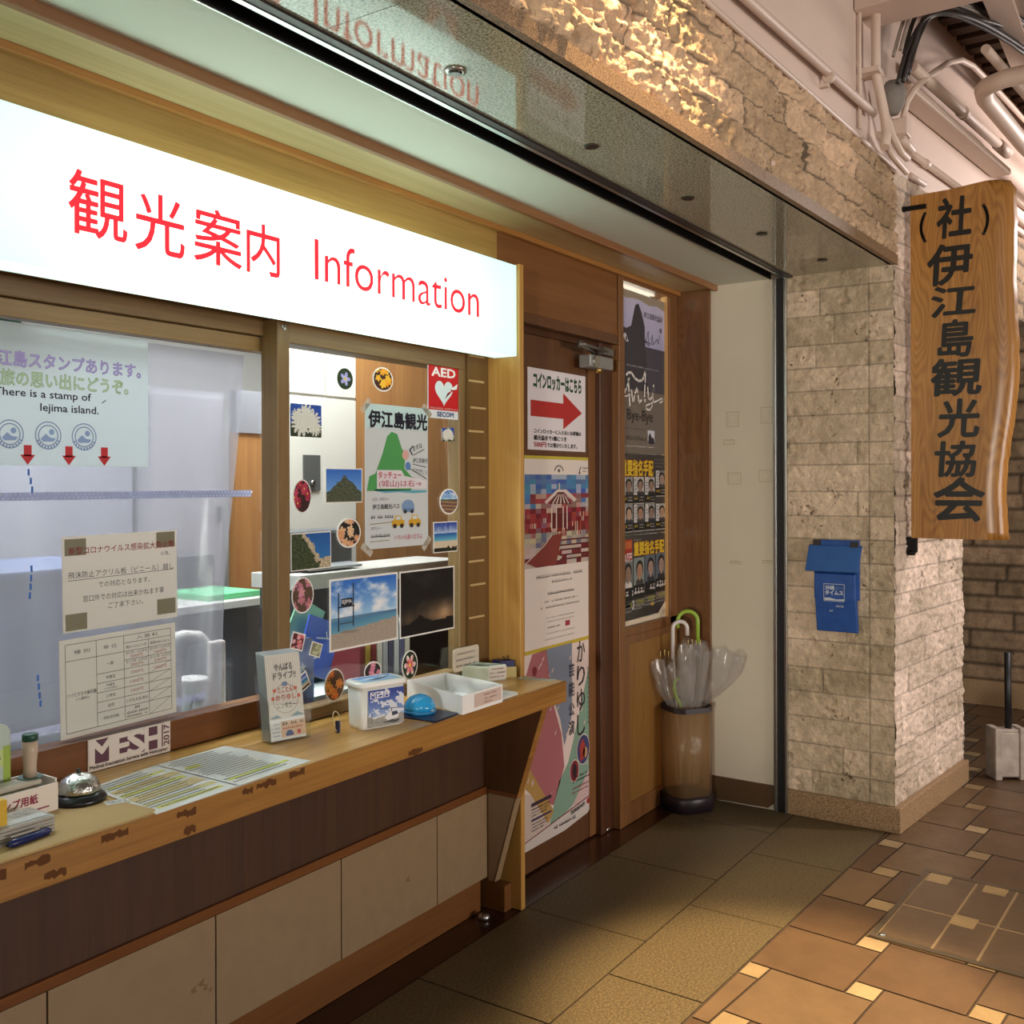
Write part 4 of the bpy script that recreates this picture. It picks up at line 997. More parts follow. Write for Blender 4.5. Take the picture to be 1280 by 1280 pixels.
# ================================================================== things on the counter
CZ = .7927
o, A = sheet('cork_board', 'thin brown fibre board lying at the near end of the counter', 'board', (.35, 1.758, CZ), TOP, .94, .205, '#b89a66', th=.004, rough=.8, mname='fibre_board', outline=[(0, 0), (.925, 0), (.94, .014), (.925, .205), (0, .205)])
_m['fibre_board'].node_tree.nodes['Principled BSDF'].inputs['Roughness'].default_value = .85
BZ = CZ + .0042
def doc(label, pts, marks):
    o, A = None, None
    mb = MB(); mb.prism([(x, y, CZ) for x, y in pts], (0, 0, .001)); o = mb.build('laminated_sheet', mat('laminate_paper', '#e8eae4', .14)); tag(o, label, 'paper', 'laminated sheets on the counter')
    A = Art((0, 0, CZ + .001), *TOP)
    def at(u, v): a, b, c, d = [Vector(p) for p in pts]; p = (a * (1 - u) + b * u) * (1 - v) + (d * (1 - u) + c * u) * v; return (p.x, p.y)
    for k, (u0, v0, u1, v1, col) in enumerate(marks): A.poly([at(u0, v0), at(u1, v0), at(u1, v1), at(u0, v1)], col, 1)
    rnd = random.Random(len(marks) + 3)
    for r in range(17):
        v = .93 - r * .052; u = .06 + .08 * (rnd.random() > .6)
        while u < .9 - .25 * rnd.random():
            k = rnd.uniform(.012, .03); A.poly([at(u, v), at(u + k, v), at(u + k, v + .016), at(u, v + .016)], '#5a605a', 2); u += k * 1.25
    A.build('print', o)
doc('laminated sheet with many yellow highlighted lines next to the desk bell', [(1.295, 1.752), (1.513, 1.763), (1.514, 2.048), (1.322, 2.018)], [(.1, .08, .9, .14, '#d2cf6a'), (.05, .2, .95, .27, '#c8bd7a'), (.05, .33, .95, .48, '#d0bc86'), (.05, .52, .9, .60, '#d2cf6a'), (.05, .64, .95, .74, '#c9b27a'), (.1, .8, .9, .85, '#d2cf6a')])
doc('laminated sheet with one yellow highlighted line in front of the leaflet holder', [(1.516, 1.762), (1.745, 1.774), (1.722, 2.050), (1.517, 2.048)], [(.08, .16, .9, .2, '#cfd24e'), (.1, .66, .28, .74, '#cfc93c')])

# desk bell
b = empty('desk_bell', (1.25, 1.955, BZ), 'silver dome desk bell on a black base', 'bell')
MB().lathe((1.25, 1.955, BZ), [(.052, 0), (.055, .004), (.052, .010), (.046, .014), (.043, .018)], 32).build('base', mat('black_plastic', '#17161a', .3), b)
MB().lathe((1.25, 1.955, BZ + .019), [(.041, 0), (.043, .002), (.041, .012), (.035, .023), (.024, .032), (.010, .037), (.004, .038)], 32).build('dome', mat('chrome_dome', '#c8c8c4', .16, 1., bump=.35, bscale=90), b)
MB().lathe((1.25, 1.955, BZ + .057), [(.004, 0), (.005, .004), (.003, .009)], 12).build('button', mat('dark_button', '#4a4844', .4, .6), b)
o, A = sheet('label_sticker', 'small white printed label on the fibre board by the bell', 'label', (1.262, 1.872, BZ), (TOP[0], TOP[1]), .046, .026, '#d8d8ce', tilt=-.35); A.lines(.003, .003, .043, .023, 3, '#777', 1, .6, 4, .1); A.build('print', o)

# stamp paper box with its signs
sx = empty('stamp_paper_box', (1.11, 1.99, BZ), 'open white cardboard box of stamp paper with purple lettering', 'box')
wb = mat('white_card', '#e4dace', .6)
mb = MB(); mb.box(1.02, 1.190, 1.938, 1.942, BZ, BZ + .054); mb.box(1.02, 1.190, 2.03, 2.034, BZ, BZ + .058); mb.box(1.186, 1.190, 1.942, 2.03, BZ, BZ + .062); mb.box(1.02, 1.024, 1.942, 2.03, BZ, BZ + .05); mb.box(1.02, 1.19, 1.942, 2.03, BZ, BZ + .003); mb.build('carton', wb, sx)
A = Art((1.02, 1.9378, BZ), *FRONT)
A.text('スタンプ用紙', .022, .024, .018, '#8c1c40', 1, w=.105, bold=.025); A.line([(.02, .010), (.15, .012)], .003, '#8c3a50'); A.build('lettering', sx)
hb = MB(); hb.box(1.06, 1.165, 1.955, 2.01, BZ + .004, BZ + .05); hb.box(1.05, 1.172, 1.96, 2.0, BZ + .05, BZ + .064); tp = hb.build('stamp_case', mat('putty_plastic', '#b9b2a0', .4), bevel=.008); tag(tp, 'putty coloured stamp case sitting in the white box', 'stamp case')
g = empty('rubber_stamp', (1.165, 1.99, .84), 'upright cream rubber stamp with a dark green cap', 'stamp')
MB().lathe((1.160, 1.985, BZ + .066), [(.013, 0), (.012, .02), (.0145, .05), (.0145, .072)], 20).build('handle', mat('cream_handle', '#c0ab96', .4), g)
MB().lathe((1.160, 1.985, BZ + .138), [(.0150, 0), (.0150, .012), (.012, .014)], 20).build('cap', mat('green_cap', '#1d4a3a', .4), g)
MB().lathe((1.160, 1.985, BZ + .0645), [(.024, 0), (.024, .0015)], 20).build('collar', mat('green_collar', '#3a5648', .5), g)
o, A = sheet('paper_tag', 'pale green card standing behind the stamp case', 'card', (1.035, 2.02, BZ + .05), FRONT, .10, .125, '#b6c6bc', round_=.02, th=.003); A.rect(0, .04, .1, .075, '#c2d08a', 1); A.rect(.085, .0, .1, .08, '#9ab44a', 2); A.lines(.01, .05, .08, .066, 1, '#4a5a40', 2, .5, 3, 0); A.poly([(.02, .005), (.05, .03), (.08, .01)], '#e4ece8', 2); A.build('print', o)
yb = MB(); yb.box(.94, 1.030, 1.84, 1.88, BZ, BZ + .078); tag(yb.build('yellow_box', mat('yellow_card', '#d0a820', .45), bevel=.003), 'yellow box at the near end of the counter', 'box')
cd = MB()
for k in range(5): dx = random.uniform(-.0015, .0015); cd.box(.955 + dx, 1.112 + dx, 1.822 + dx, 1.905, BZ + .0062 * k, BZ + .0062 * k + .0056)
cp = cd.build('card_stack', mat('grey_cards', '#a9a49a', .3), bevel=.001); tag(cp, 'stack of pale grey cards in clear sleeves at the counter edge', 'card stack')
A = Art((.955, 1.822, BZ + .0307), *TOP); A.rect(.005, .01, .15, .035, '#c9c9c4'); A.lines(.01, .012, .14, .033, 2, '#e8e8e6', 2, .6, 3, 0); A.lines(.01, .045, .14, .075, 2, '#d4d2cc', 2, .6, 3, 0); A.build('print', cp)
pn = empty('ballpoint_pen', (1.05, 1.806, BZ), 'dark blue pen with silver clip lying beside the card stack', 'pen')
MB().tube([(1.010, 1.801, BZ + .0075), (1.02, 1.802, BZ + .0075), (1.092, 1.811, BZ + .0075), (1.098, 1.812, BZ + .0075)], [.004, .0072, .0072, .004], 12).build('barrel', mat('navy_plastic', '#1a2358', .25), pn)
MB().box(1.02, 1.075, 1.808, 1.811, BZ + .016, BZ + .019).build('clip', m_alu, pn)

# leaflet holder
lh = empty('leaflet_holder', (1.86, 1.95, CZ), 'clear acrylic holder on the counter in front of the window post', 'leaflet holder')
ac = clear('acrylic', '#fbfcfb', 1., .04)
ang = math.atan2(-.029, .117); cu, su = math.cos(ang), math.sin(ang)
def LH(a, b, z): return (1.800 + a * cu - b * su, 1.967 + a * su + b * cu, CZ + z)     # a along the front, b into depth
mb = MB()
for q in ([(0, 0, 0), (.12, 0, 0), (.12, .045, 0), (0, .045, 0)],): mb.prism([LH(*p) for p in q], (0, 0, .003))
mb.prism([LH(0, 0, .003), LH(.12, 0, .003), LH(.12, -.0, .085), LH(0, 0, .10)], Vector(LH(0, .002, 0)) - Vector(LH(0, 0, 0)))
mb.prism([LH(0, .002, .003), LH(0, .045, .003), LH(0, .075, .14), LH(0, .002, .10)], Vector(LH(.002, 0, 0)) - Vector(LH(0, 0, 0)))
mb.prism([LH(.118, .002, .003), LH(.118, .045, .003), LH(.118, .075, .14), LH(.118, .002, .085)], Vector(LH(.002, 0, 0)) - Vector(LH(0, 0, 0)))
mb.prism([LH(0, .045, .003), LH(.12, .045, .003), LH(.12, .08, .16), LH(0, .08, .16)], Vector(LH(0, .002, 0)) - Vector(LH(0, 0, 0)))
mb.build('tray', ac, lh)
for k in range(7):
    b0 = .006 + .005 * k; h_ = .215 + .0012 * k; dx = .004 * k; lean = .036
    n0 = LH(.008 - dx * .3, b0, .004); n1 = LH(.108 - dx * .3, b0, .004)
    u = (Vector(n1) - Vector(n0)).normalized(); v = (Vector(LH(0, lean, .21)) - Vector(LH(0, 0, 0))).normalized()
    o, A = sheet('leaflet', 'front leaflet in the clear counter holder with striped car rental design' if k == 0 else 'striped leaflet stacked behind the front one in the clear holder', 'leaflet', n0, (u, v), .10, h_, '#d6d2c8' if k == 0 else '#bcc8cc', 'leaflets in the clear holder')
    if k == 0:
        for i in range(17): A.rect(.003 + i * .0058, .055, .0055 + i * .0058, h_ - .002, '#c4c0b4', 1)
        A.text('やんばる', .024, .174, .018, '#2a2626', 3, w=.052, bold=.015); A.text('ドライブ!!', .02, .152, .019, '#2a2626', 3, w=.064, bold=.015)
        A.ring(.05, .102, .036, .0016, '#a08878', 2); A.ell(.05, .139, .009, .006, '#6a7a9a', 3)
        for t, y, x, w in (('とことん', .118, .03, .042), ('かりゆし', .099, .022, .058)): A.text(t, x, y, .014, '#b04830', 3, w=w, bold=.015)
        A.text('レンタカー', .025, .078, .014, '#3a3838', 3, w=.052, bold=.01)
        for x, y in ((.014, .105), (.088, .105), (.02, .125), (.08, .125)): A.ell(x, y, .005, .005, '#c05a40', 3, 8)
        A.rect(.0, .0, .1, .052, '#dfe4e4', 2); A.rect(.03, .006, .1, .046, '#d8b898', 3)
        A.lines(.034, .034, .096, .046, 1, '#2a2222', 4, .7, 5, 0); A.lines(.034, .024, .09, .034, 1, '#b03830', 4, .7, 6, 0)
        A.rect(.042, .008, .064, .017, '#2a4a8a', 4); A.rect(.046, .016, .06, .022, '#2a4a8a', 4); A.ell(.08, .015, .006, .006, '#c03838', 4, 10)
        A.poly([(.0, .055), (.02, .064), (.035, .055)], '#6a8a94', 3); A.poly([(.06, .055), (.08, .066), (.1, .055)], '#6a8a94', 3); A.lines(.003, .008, .027, .045, 4, '#6a8ab0', 4, .5, 7, .1)
        A.build('print', o)

# plastic tub with helicopter picture
tb = empty('plastic_tub', (2.10, 1.87, CZ), 'translucent white lidded tub with a helicopter photograph on its front', 'tub')
ctr = Vector((2.112, 1.882, CZ)); d1_ = Vector((.150, -.045, 0)).normalized(); d2_ = Vector((.045, .150, 0)).normalized()
def rr(hw, hd, r, z, n=6):
    pts = []
    for sx_, sy_, a0 in ((1, -1, -90), (1, 1, 0), (-1, 1, 90), (-1, -1, 180)):
        for k in range(n + 1): a = math.radians(a0 + 90 * k / n); pts.append(ctr + d1_ * (sx_ * (hw - r) + r * math.cos(a)) + d2_ * (sy_ * (hd - r) + r * math.sin(a)) + Vector((0, 0, z)))
    return pts
def loft(rings, name, m, parent):
    mb = MB(); n = len(rings[0]); k = 0
    for r in rings: mb.v += [tuple(p) for p in r]
    for i in range(len(rings) - 1):
        for j in range(n): a = i * n + j; b = i * n + (j + 1) % n; mb.f.append((a, b, b + n, a + n)); mb.smooth.append(True)
    mb.f.append(tuple(range(n - 1, -1, -1))); mb.f.append(tuple((len(rings) - 1) * n + j for j in range(n))); mb.smooth += [False, False]
    return mb.build(name, m, parent)
loft([rr(.066, .037, .018, 0), rr(.068, .039, .018, .01), rr(.071, .042, .020, .112)], 'tub', mat('translucent_plastic', '#e2e4e0', .3), tb)
loft([rr(.076, .047, .022, .112), rr(.077, .048, .022, .117), rr(.076, .047, .022, .123), rr(.072, .043, .020, .126)], 'lid', mat('white_plastic', '#ecece8', .3), tb)
v_ = Vector((0, 0, 1)); A = Art(ctr - d1_ * .050 - d2_ * .0432 + Vector((0, 0, .006)), d1_, v_)
def p_heli(u, v):
    if v > .30: return mixc((.55, .66, .84), (.12, .22, .56), (v - .3) * 1.6) if fbm(u * 5, v * 6, 2, 4) + .5 * u * (v < .75) < .32 else (.82, .84, .88)
    return mixc((.52, .52, .50), (.64, .63, .60), nz(u, v, 1, 20) + .5)
A.pic(0, 0, .112, .098, p_heli, 30, 28)
A.text('MESH', .006, .076, .017, '#e8e8ee', 3, w=.058, bold=.006)
for x in (.006, .0215, .036, .051): A.rect(x, .0755, x + .011, .0768, '#e8e8ee', 3); A.rect(x, .0922, x + .011, .0935, '#e8e8ee', 3)
A.poly([(.05, .020), (.062, .034), (.084, .037), (.096, .028), (.092, .016), (.06, .013)], '#dfe0e2', 3); A.poly([(.052, .026), (.016, .021), (.008, .026), (.05, .032)], '#cfd2d6', 3); A.poly([(.072, .034), (.088, .035), (.094, .026), (.074, .023)], '#26344e', 4)
A.line([(.036, .047), (.104, .042)], .0016, '#2a2c30', 4); A.line([(.072, .036), (.072, .045)], .0022, '#2a2c30', 4); A.line([(.009, .014), (.012, .036)], .0014, '#555', 4); A.poly([(.04, .009), (.085, .004), (.1, .009), (.075, .013)], '#3a3a3a', 3); A.line([(.055, .010), (.095, .011)], .002, '#444', 4)
A.build('print', tb)
A = Art(ctr - d1_ * .058 - d2_ * .032 + Vector((0, 0, .1265)), d1_, d2_); A.pic(0, 0, .116, .064, p_sky, 20, 12); A.poly([(.02, .015), (.09, .035), (.1, .03), (.05, .01)], '#40546a', 3); A.build('lid_print', tb)
MB().tube([Vector((1.995, 1.915, CZ + .028)) + Vector((.014 * math.cos(a), .006 * math.sin(a), .026 * math.sin(a))) for a in [2 * math.pi * i / 16 for i in range(17)]], .0016, 6).build('cord', mat('string', '#b8a680', .7), tb)
MB().box(1.990, 1.997, 1.905, 1.915, CZ, CZ + .03).build('tag', mat('navy_tag', '#20264a', .5), tb)

# navy booklet + blue dome
bk = MB(); bk.prism([(2.222, 1.757, CZ), (2.337, 1.765, CZ), (2.345, 1.905, CZ), (2.215, 1.91, CZ)], (0, 0, .004)); tag(bk.build('navy_folder', mat('navy_vinyl', '#1c2240', .35)), 'flat navy folder lying under the blue dome', 'folder')
bd = empty('blue_dome', (2.283, 1.86, CZ + .0042), 'shiny light blue plastic dome between the tub and the white tray', 'dome')
MB().lathe((2.283, 1.862, CZ + .0042), [(.045, 0), (.0465, .004), (.0465, .010)], 30).build('base', mat('dome_base', '#1f7ab0', .3), bd)
MB().lathe((2.283, 1.862, CZ + .0142), [(.0455, 0), (.045, .010), (.040, .022), (.030, .033), (.016, .040), (.005, .042)], 30).build('shell', mat('blue_shell', '#2a9cd8', .16, coat=.6), bd)
MB().box(2.277, 2.291, 1.8155, 1.8185, CZ + .012, CZ + .018).build('latch', mat('grey_latch', '#9aa6ae', .4), bd)
# white tray
wtb = empty('paper_tray', (2.45, 1.9, CZ), 'shallow white box tray with pinkish handwritten note', 'tray')
c0, c1, c2, c3 = Vector((2.343, 1.752, 0)), Vector((2.543, 1.752, 0)), Vector((2.592, 2.005, 0)), Vector((2.43, 2.028, 0))
def wall4(pts, z0, z1, t):
    mb = MB(); cc = sum(pts, Vector()) / 4
    inn = [p + (cc - p).normalized() * t * 1.4 for p in pts]
    for i in range(4):
        j = (i + 1) % 4; mb.prism([(pts[i].x, pts[i].y, z0), (pts[j].x, pts[j].y, z0), (inn[j].x, inn[j].y, z0), (inn[i].x, inn[i].y, z0)], (0, 0, z1 - z0))
    mb.prism([(p.x, p.y, z0) for p in inn], (0, 0, .003)); return mb
wall4([c0, c1, c2, c3], CZ, CZ + .054, .003).build('tray', mat('white_board', '#ecebe8', .5), wtb)
A = Art((2.40, 1.7515, CZ + .01), *FRONT); A.rect(0, 0, .135, .038, '#cdb8ac')
for k, (x, y, w) in enumerate(((.045, .026, .07), (.05, .014, .06), (.04, .004, .05))): A.lines(x, y, x + w, y + .008, 1, '#9a5a58', 2, .6, k, .1)
A.build('note', wtb)
o, A = sheet('booklet', 'small white booklet lying beside the white tray', 'booklet', (2.56, 1.765, CZ), (TOP[0], TOP[1]), .11, .075, '#dadad4', round_=.012, th=.006, tilt=.05); A.lines(.02, .02, .09, .06, 4, '#8a949a', 1, .5, 4, .2); A.build('print', o)
# card boxes
gb = empty('card_box', (2.72, 1.93, CZ), 'pale green open box of grey cards with printed note', 'box')
q = [Vector((2.655, 1.895, 0)), Vector((2.745, 1.855, 0)), Vector((2.79, 1.965, 0)), Vector((2.70, 1.985, 0))]
q = [Vector((2.655, 1.985, 0)), Vector((2.692, 1.908, 0)), Vector((2.757, 1.880, 0)), Vector((2.735, 1.985, 0))]
wall4(q, CZ, CZ + .05, .002).build('carton', mat('mint_card', '#ccdccc', .5), gb)
mb = MB(); cc = sum(q, Vector()) / 4; inn = [p + (cc - p) * .14 for p in q]; mb.prism([(p.x, p.y, CZ + .004) for p in inn], (0, 0, .038)); mb.build('cards', mat('grey_dark_cards', '#4a4a4a', .5), gb)
u = (q[2] - q[1]).normalized(); A = Art(q[1] + Vector((u.y, -u.x, 0)) * .001 + Vector((0, 0, CZ)), u, (0, 0, 1)); A.rect(.004, .004, .073, .046, '#d8cfc4')
for k in range(3): A.lines(.008, .008 + .013 * k, .07, .018 + .013 * k, 1, '#4a4444', 2, .55, k, .15)
A.build('note', gb)
yb = empty('clip_box', (2.80, 1.92, CZ), 'small cream yellow box holding navy pads and binder clips', 'box')
yq = [Vector((2.778, 1.885, 0)), Vector((2.812, 1.868, 0)), Vector((2.816, 1.965, 0)), Vector((2.782, 1.965, 0))]
yq = [Vector((2.762, 1.905, 0)), Vector((2.804, 1.868, 0)), Vector((2.8155, 1.93, 0)), Vector((2.780, 1.955, 0))]
wall4(yq, CZ, CZ + .036, .002).build('carton', mat('cream_card', '#c8b878', .5), yb)
mb = MB(); cc = sum(yq, Vector()) / 4; mb.prism([(p.x, p.y, CZ + .02) for p in [a + (cc - a) * .12 for a in yq]], (0, 0, .036)); mb.build('pads', mat('navy_pad', '#2a2c58', .45), yb)
mb = MB()
for dx in (0, .016): mb.tube([Vector((2.782 + dx, 1.905 - dx * .2, CZ + .056)) + Vector((.006 * math.cos(a), 0, .014 * math.sin(a))) for a in [math.pi * i / 8 for i in range(9)]], .0012, 6); mb.box(2.775 + dx, 2.789 + dx, 1.901 - dx * .2, 1.909 - dx * .2, CZ + .045, CZ + .058)
mb.build('binder_clip', mat('clip_black', '#1a1a1e', .3, .5), yb)
pc = empty('acrylic_note', (2.66, 2.0, CZ), 'rounded cream notice standing upright behind the green card box', 'notice')
o, A = sheet('plate', None, None, (2.604, 1.986, CZ + .034), FRONT, .143, .076, '#cfc6b4', round_=.012, th=.003)
for k in ('label', 'category'): pass
for k, c in enumerate(('#8a8074', '#6a625c', '#2e2a28')): A.lines(.014, .052 - .020 * k,   .130, .064 - .020 * k, 1, c, 1, .6, k + 2, .1)
pr_ = A.build('print', o); o.parent = pc; o.location = -pc.location
MB().box(2.604, 2.74, 1.980, 1.991, CZ, CZ + .034).build('stand', ac, pc)
o, A = sheet('counter_sticker', 'white printed sticker on the far end of the counter', 'sticker', (2.785, 1.852, CZ), (Vector((.22, -1, 0)), Vector((1, .22, 0))), .125, .03, '#d4d8c4', th=.0006); A.lines(.012, .004, .115, .026, 2, '#4a5a4c', 1, .6, 9, .1); A.build('print', o)

# settle every thing to its measured place on the worktop
def settle(o, dx, dy): o.location.x += dx; o.location.y += dy
D = bpy.data.objects
for nm, dx, dy in (('cork_board', -.028, -.059), ('desk_bell', -.040, -.063), ('label_sticker', -.041, -.060), ('stamp_paper_box', -.036, -.063), ('stamp_case', -.036, -.063), ('rubber_stamp', -.037, -.063), ('paper_tag', -.035, -.064),
                   ('yellow_box', -.032, -.059), ('card_stack', -.033, -.059), ('ballpoint_pen', -.034, -.058), ('leaflet_holder', -.060, -.062), ('plastic_tub', -.067, -.060), ('navy_folder', -.073, -.058), ('blue_dome', -.073, -.059),
                   ('paper_tray', -.079, -.060), ('booklet', -.084, -.058)):
    settle(D[nm], dx, dy)
for nm, dx, dy in (('laminated_sheet', -.045, -.060), ('laminated_sheet.001', -.052, -.061)): settle(D[nm], dx, dy)
for o in [o for o in D if o.name.split('.')[0] == 'leaflet']: settle(o, -.060, -.062)

# ================================================================== posters on the door
DY = 2.0095
o, A = sheet('locker_sign', 'white sign with red arrow taped to the door', 'sign', (3.094, DY, 1.572), FRONT, .430, .306, '#e4dee2', rough=.35)
A.text('コインロッカーはこちら', .04, .232, .055, '#1e4a36', 2, w=.355, bold=.045)
A.poly([(.02, .125), (.255, .125), (.255, .085), (.40, .155), (.255, .225), (.255, .185), (.02, .185)], '#b42e2c', 2)
A.text('コインロッカーに入らないお荷物は', .042, .063, .016, '#201c1c', 2, w=.35, bold=.03); A.text('観光協会で1個につき', .042, .037, .018, '#201c1c', 2, w=.235, bold=.03)
A.text('500円', .042, .011, .019, '#a02030', 2, w=.085, bold=.03); A.text('でお預かりいたします。', .135, .011, .017, '#201c1c', 2, w=.225, bold=.03)
A.build('lettering', o)
o, A = sheet('patchwork_poster', 'tall poster of a red patchwork building above pale text area', 'poster', (3.07, DY, .812), FRONT, .495, .738, '#e2d6cc', outline=[(0, 0), (.495, .002), (.49, .10), (.508, .22), (.505, .40), (.494, .5), (.492, .738), (0, .738)])
A.rect(0, .726, .492, .738, '#c2b240', 1); A.rect(0, 0, .495, .014, '#c2aa38', 1)
rp = random.Random(6)
for j in range(19):
    for i in range(13):
        x0, x1 = .002 + i * .0376, .002 + (i + 1) * .0376; y0, y1 = .318 + j * .0184, .318 + (j + 1) * .0184; v = j / 18; cx = abs(i - 6) / 6
        if v > .82: c = rp.choice([(.33, .45, .62), (.28, .50, .66), (.24, .34, .62), (.60, .66, .72)])
        elif v > .62: c = rp.choice([(.62, .26, .28), (.70, .58, .52), (.55, .40, .38), (.72, .66, .62)]) if cx < .75 else rp.choice([(.30, .46, .66), (.68, .66, .66), (.5, .2, .22)])
        elif v > .34: c = rp.choice([(.50, .12, .16), (.58, .18, .22), (.44, .10, .14), (.70, .60, .56), (.52, .34, .40), (.38, .12, .14)])
        elif v > .22: c = rp.choice([(.66, .60, .54), (.58, .54, .50), (.42, .42, .50), (.72, .66, .56)])
        else: c = rp.choice([(.74, .68, .64), (.72, .64, .60), (.42, .12, .14), (.70, .66, .62)])
        A.rect(x0, y0, x1, y1, tuple(min(1, max(0, q + rp.uniform(-.03, .03))) for q in c), 1)
        if rp.random() < .5 and .3 < v < .6:
            for k in range(3): A.rect(x0 + .004 + k * .012, y0, x0 + .010 + k * .012, y1, rp.choice([(.76, .70, .62), (.5, .1, .12), (.7, .3, .22)]), 2)
for y in (.335, .352, .372, .39, .41): A.rect(.25, y, .49, y + .006, '#5a1c20', 2)
A.poly([(.01, .34), (.20, .435), (.27, .44), (.22, .32), (.08, .318)], '#7c342c', 3); A.line([(.0, .335), (.14, .40), (.19, .437)], .004, '#d0c0b4', 4)
A.poly([(.14, .565), (.23, .61), (.30, .61), (.38, .57), (.36, .56), (.28, .60), (.24, .60), (.15, .555)], '#d0c2b6', 3); A.poly([(.17, .555), (.235, .60), (.275, .60), (.34, .553)], '#5c2424', 4)
for k in range(5): A.poly([(.19 + .03 * k, .556), (.235 + .01 * k, .592), (.24 + .01 * k, .592), (.20 + .03 * k, .556)], '#cfc4b8', 5)
A.rect(.19, .46, .30, .52, '#5e161c', 3)
for x in (.185, .22, .27, .30): A.rect(x, .455, x + .008, .545, '#cfc0b0', 4)
A.rect(.242, .61, .25, .635, '#cfc0b0', 4)
for k in range(9): a = math.pi * (.12 + .76 * k / 8); A.ell(.245 + .033 * math.cos(a), .676 + .026 * math.sin(a), .004, .004, '#4a4442', 2, 8)
A.ell(.245, .683, .009, .007, '#5a5450', 2); A.line([(.40, .675), (.415, .70)], .005, '#2c2a2a', 2); A.ell(.405, .674, .006, .004, '#2c2a2a', 2); A.lines(.43, .676, .488, .702, 2, '#6a6460', 2, .5, 3, .1)
for x0, x1, y, hh, c in ((.08, .42, .272, .02, '#857a72'), (.19, .34, .248, .02, '#857a72'), (.16, .36, .205, .018, '#4c4440'), (.14, .39, .178, .013, '#8a8078'), (.11, .40, .156, .013, '#8a8078'), (.15, .36, .118, .007, '#9a9088'), (.15, .36, .103, .007, '#9a9088'), (.16, .25, .078, .013, '#6a605a'), (.15, .36, .058, .007, '#9a9088'), (.14, .36, .036, .007, '#9a9088')): A.lines(x0, y, x1, y + hh, 1, c, 2, .6, int(y * 1000), 0)
A.rect(.29, .076, .325, .096, '#a03844', 2)
A.build('print', o)
o, A = sheet('performance_poster', 'tall pink, blue and green poster low on the door', 'poster', (3.05, DY, .09), FRONT, .52, .728, '#e0cdc4', outline=[(0, 0), (.30, .0), (.48, .02), (.53, .05), (.525, .13), (.512, .3), (.518, .44), (.508, .56), (.512, .728), (0, .722)])
A.poly([(.07, .72), (.18, .725), (.20, .55), (.28, .38), (.30, .25), (.22, .12), (.12, .16), (.0, .36), (.0, .6)], '#a8666a', 1)
A.poly([(.17, .725), (.36, .726), (.36, .44), (.30, .33), (.27, .44), (.20, .56)], '#7c8494', 2)
A.poly([(.50, .62), (.512, .3), (.50, .20), (.36, .08), (.18, .035), (.26, .20), (.33, .26), (.40, .40)], '#7e9c88', 1)
A.poly([(.0, .36), (.10, .24), (.22, .10), (.18, .06), (.06, .20), (.0, .25)], '#b08c50', 2)
A.poly([(.06, .20), (.18, .06), (.18, .04), (.0, .02), (.0, .22)], '#c4b2a6', 2); A.poly([(.36, .08), (.5, .2), (.53, .12), (.52, .06)], '#c8aca8', 2)
A.poly([(0, 0), (.30, 0), (.48, .02), (.53, .05), (.525, .085), (0, .03)], '#c8beb6', 3); A.line([(0, .032), (.52, .088)], .004, '#7c3040', 4)
for ch, y, hh in (('か', .64, .085), ('り', .545, .08), ('ゆ', .445, .085), ('し', .345, .085)): A.text(ch, .43, y, hh, '#30262a', 5, w=.062, anchor='c', bold=.004)
for ch, y, hh in (('芸', .592, .05), ('能', .515, .055), ('公', .437, .05), ('演', .362, .055)): A.text(ch, .355, y, hh, '#2c2c36', 5, w=.044, anchor='c', bold=.010)
for k in range(12): A.rect(.485, .60 - k * .02, .489, .612 - k * .02, '#5a4e50', 5)
rp = random.Random(8)
for k in range(26):
    x, y = rp.uniform(.03, .48), rp.uniform(.1, .7); A.poly([(x - .008, y - .004), (x, y + .003), (x + .008, y + .01), (x + .003, y - .002), (x - .004, y - .012)], '#d6c0b8', 4)
A.ell(.445, .285, .052, .062, '#d4c4bc', 5); A.ell(.445, .285, .048, .058, '#3a3e66', 6); A.poly([(.415, .30), (.44, .33), (.46, .30), (.455, .25), (.42, .24)], '#a03a34', 7); A.ell(.46, .27, .018, .022, '#b88a64', 7)
A.ell(.375, .215, .037, .045, '#d4c4bc', 5); A.ell(.375, .215, .033, .041, '#7c2a30', 6); A.ell(.375, .215, .016, .028, '#2c2026', 7)
A.rect(.06, .155, .20, .168, '#3a2c38', 6); A.lines(.06, .115, .20, .15, 3, '#4a3c40', 6, .5, 3, .3); A.rect(.06, .10, .20, .108, '#4a3c58', 6); A.lines(.06, .06, .18, .095, 3, '#4a3c40', 6, .5, 4, .3)
A.lines(.36, .165, .5, .195, 2, '#3a3438', 6, .6, 5, .1); A.lines(.36, .12, .5, .155, 2, '#a05058', 6, .5, 6, .1)
A.lines(.20, .022, .38, .045, 1, '#38302e', 6, .6, 7, 0); A.text('TEL098-867-6638', .345, .046, .016, '#2a2626', 6, w=.11, rot=.11, bold=.02); A.ell(.485, .068, .012, .012, '#a02c30', 6); A.ell(.085, .655, .014, .018, '#7a2a34', 6); A.lines(.07, .56, .10, .63, 5, '#4a3438', 6, .5, 8, .1)
A.build('print', o)

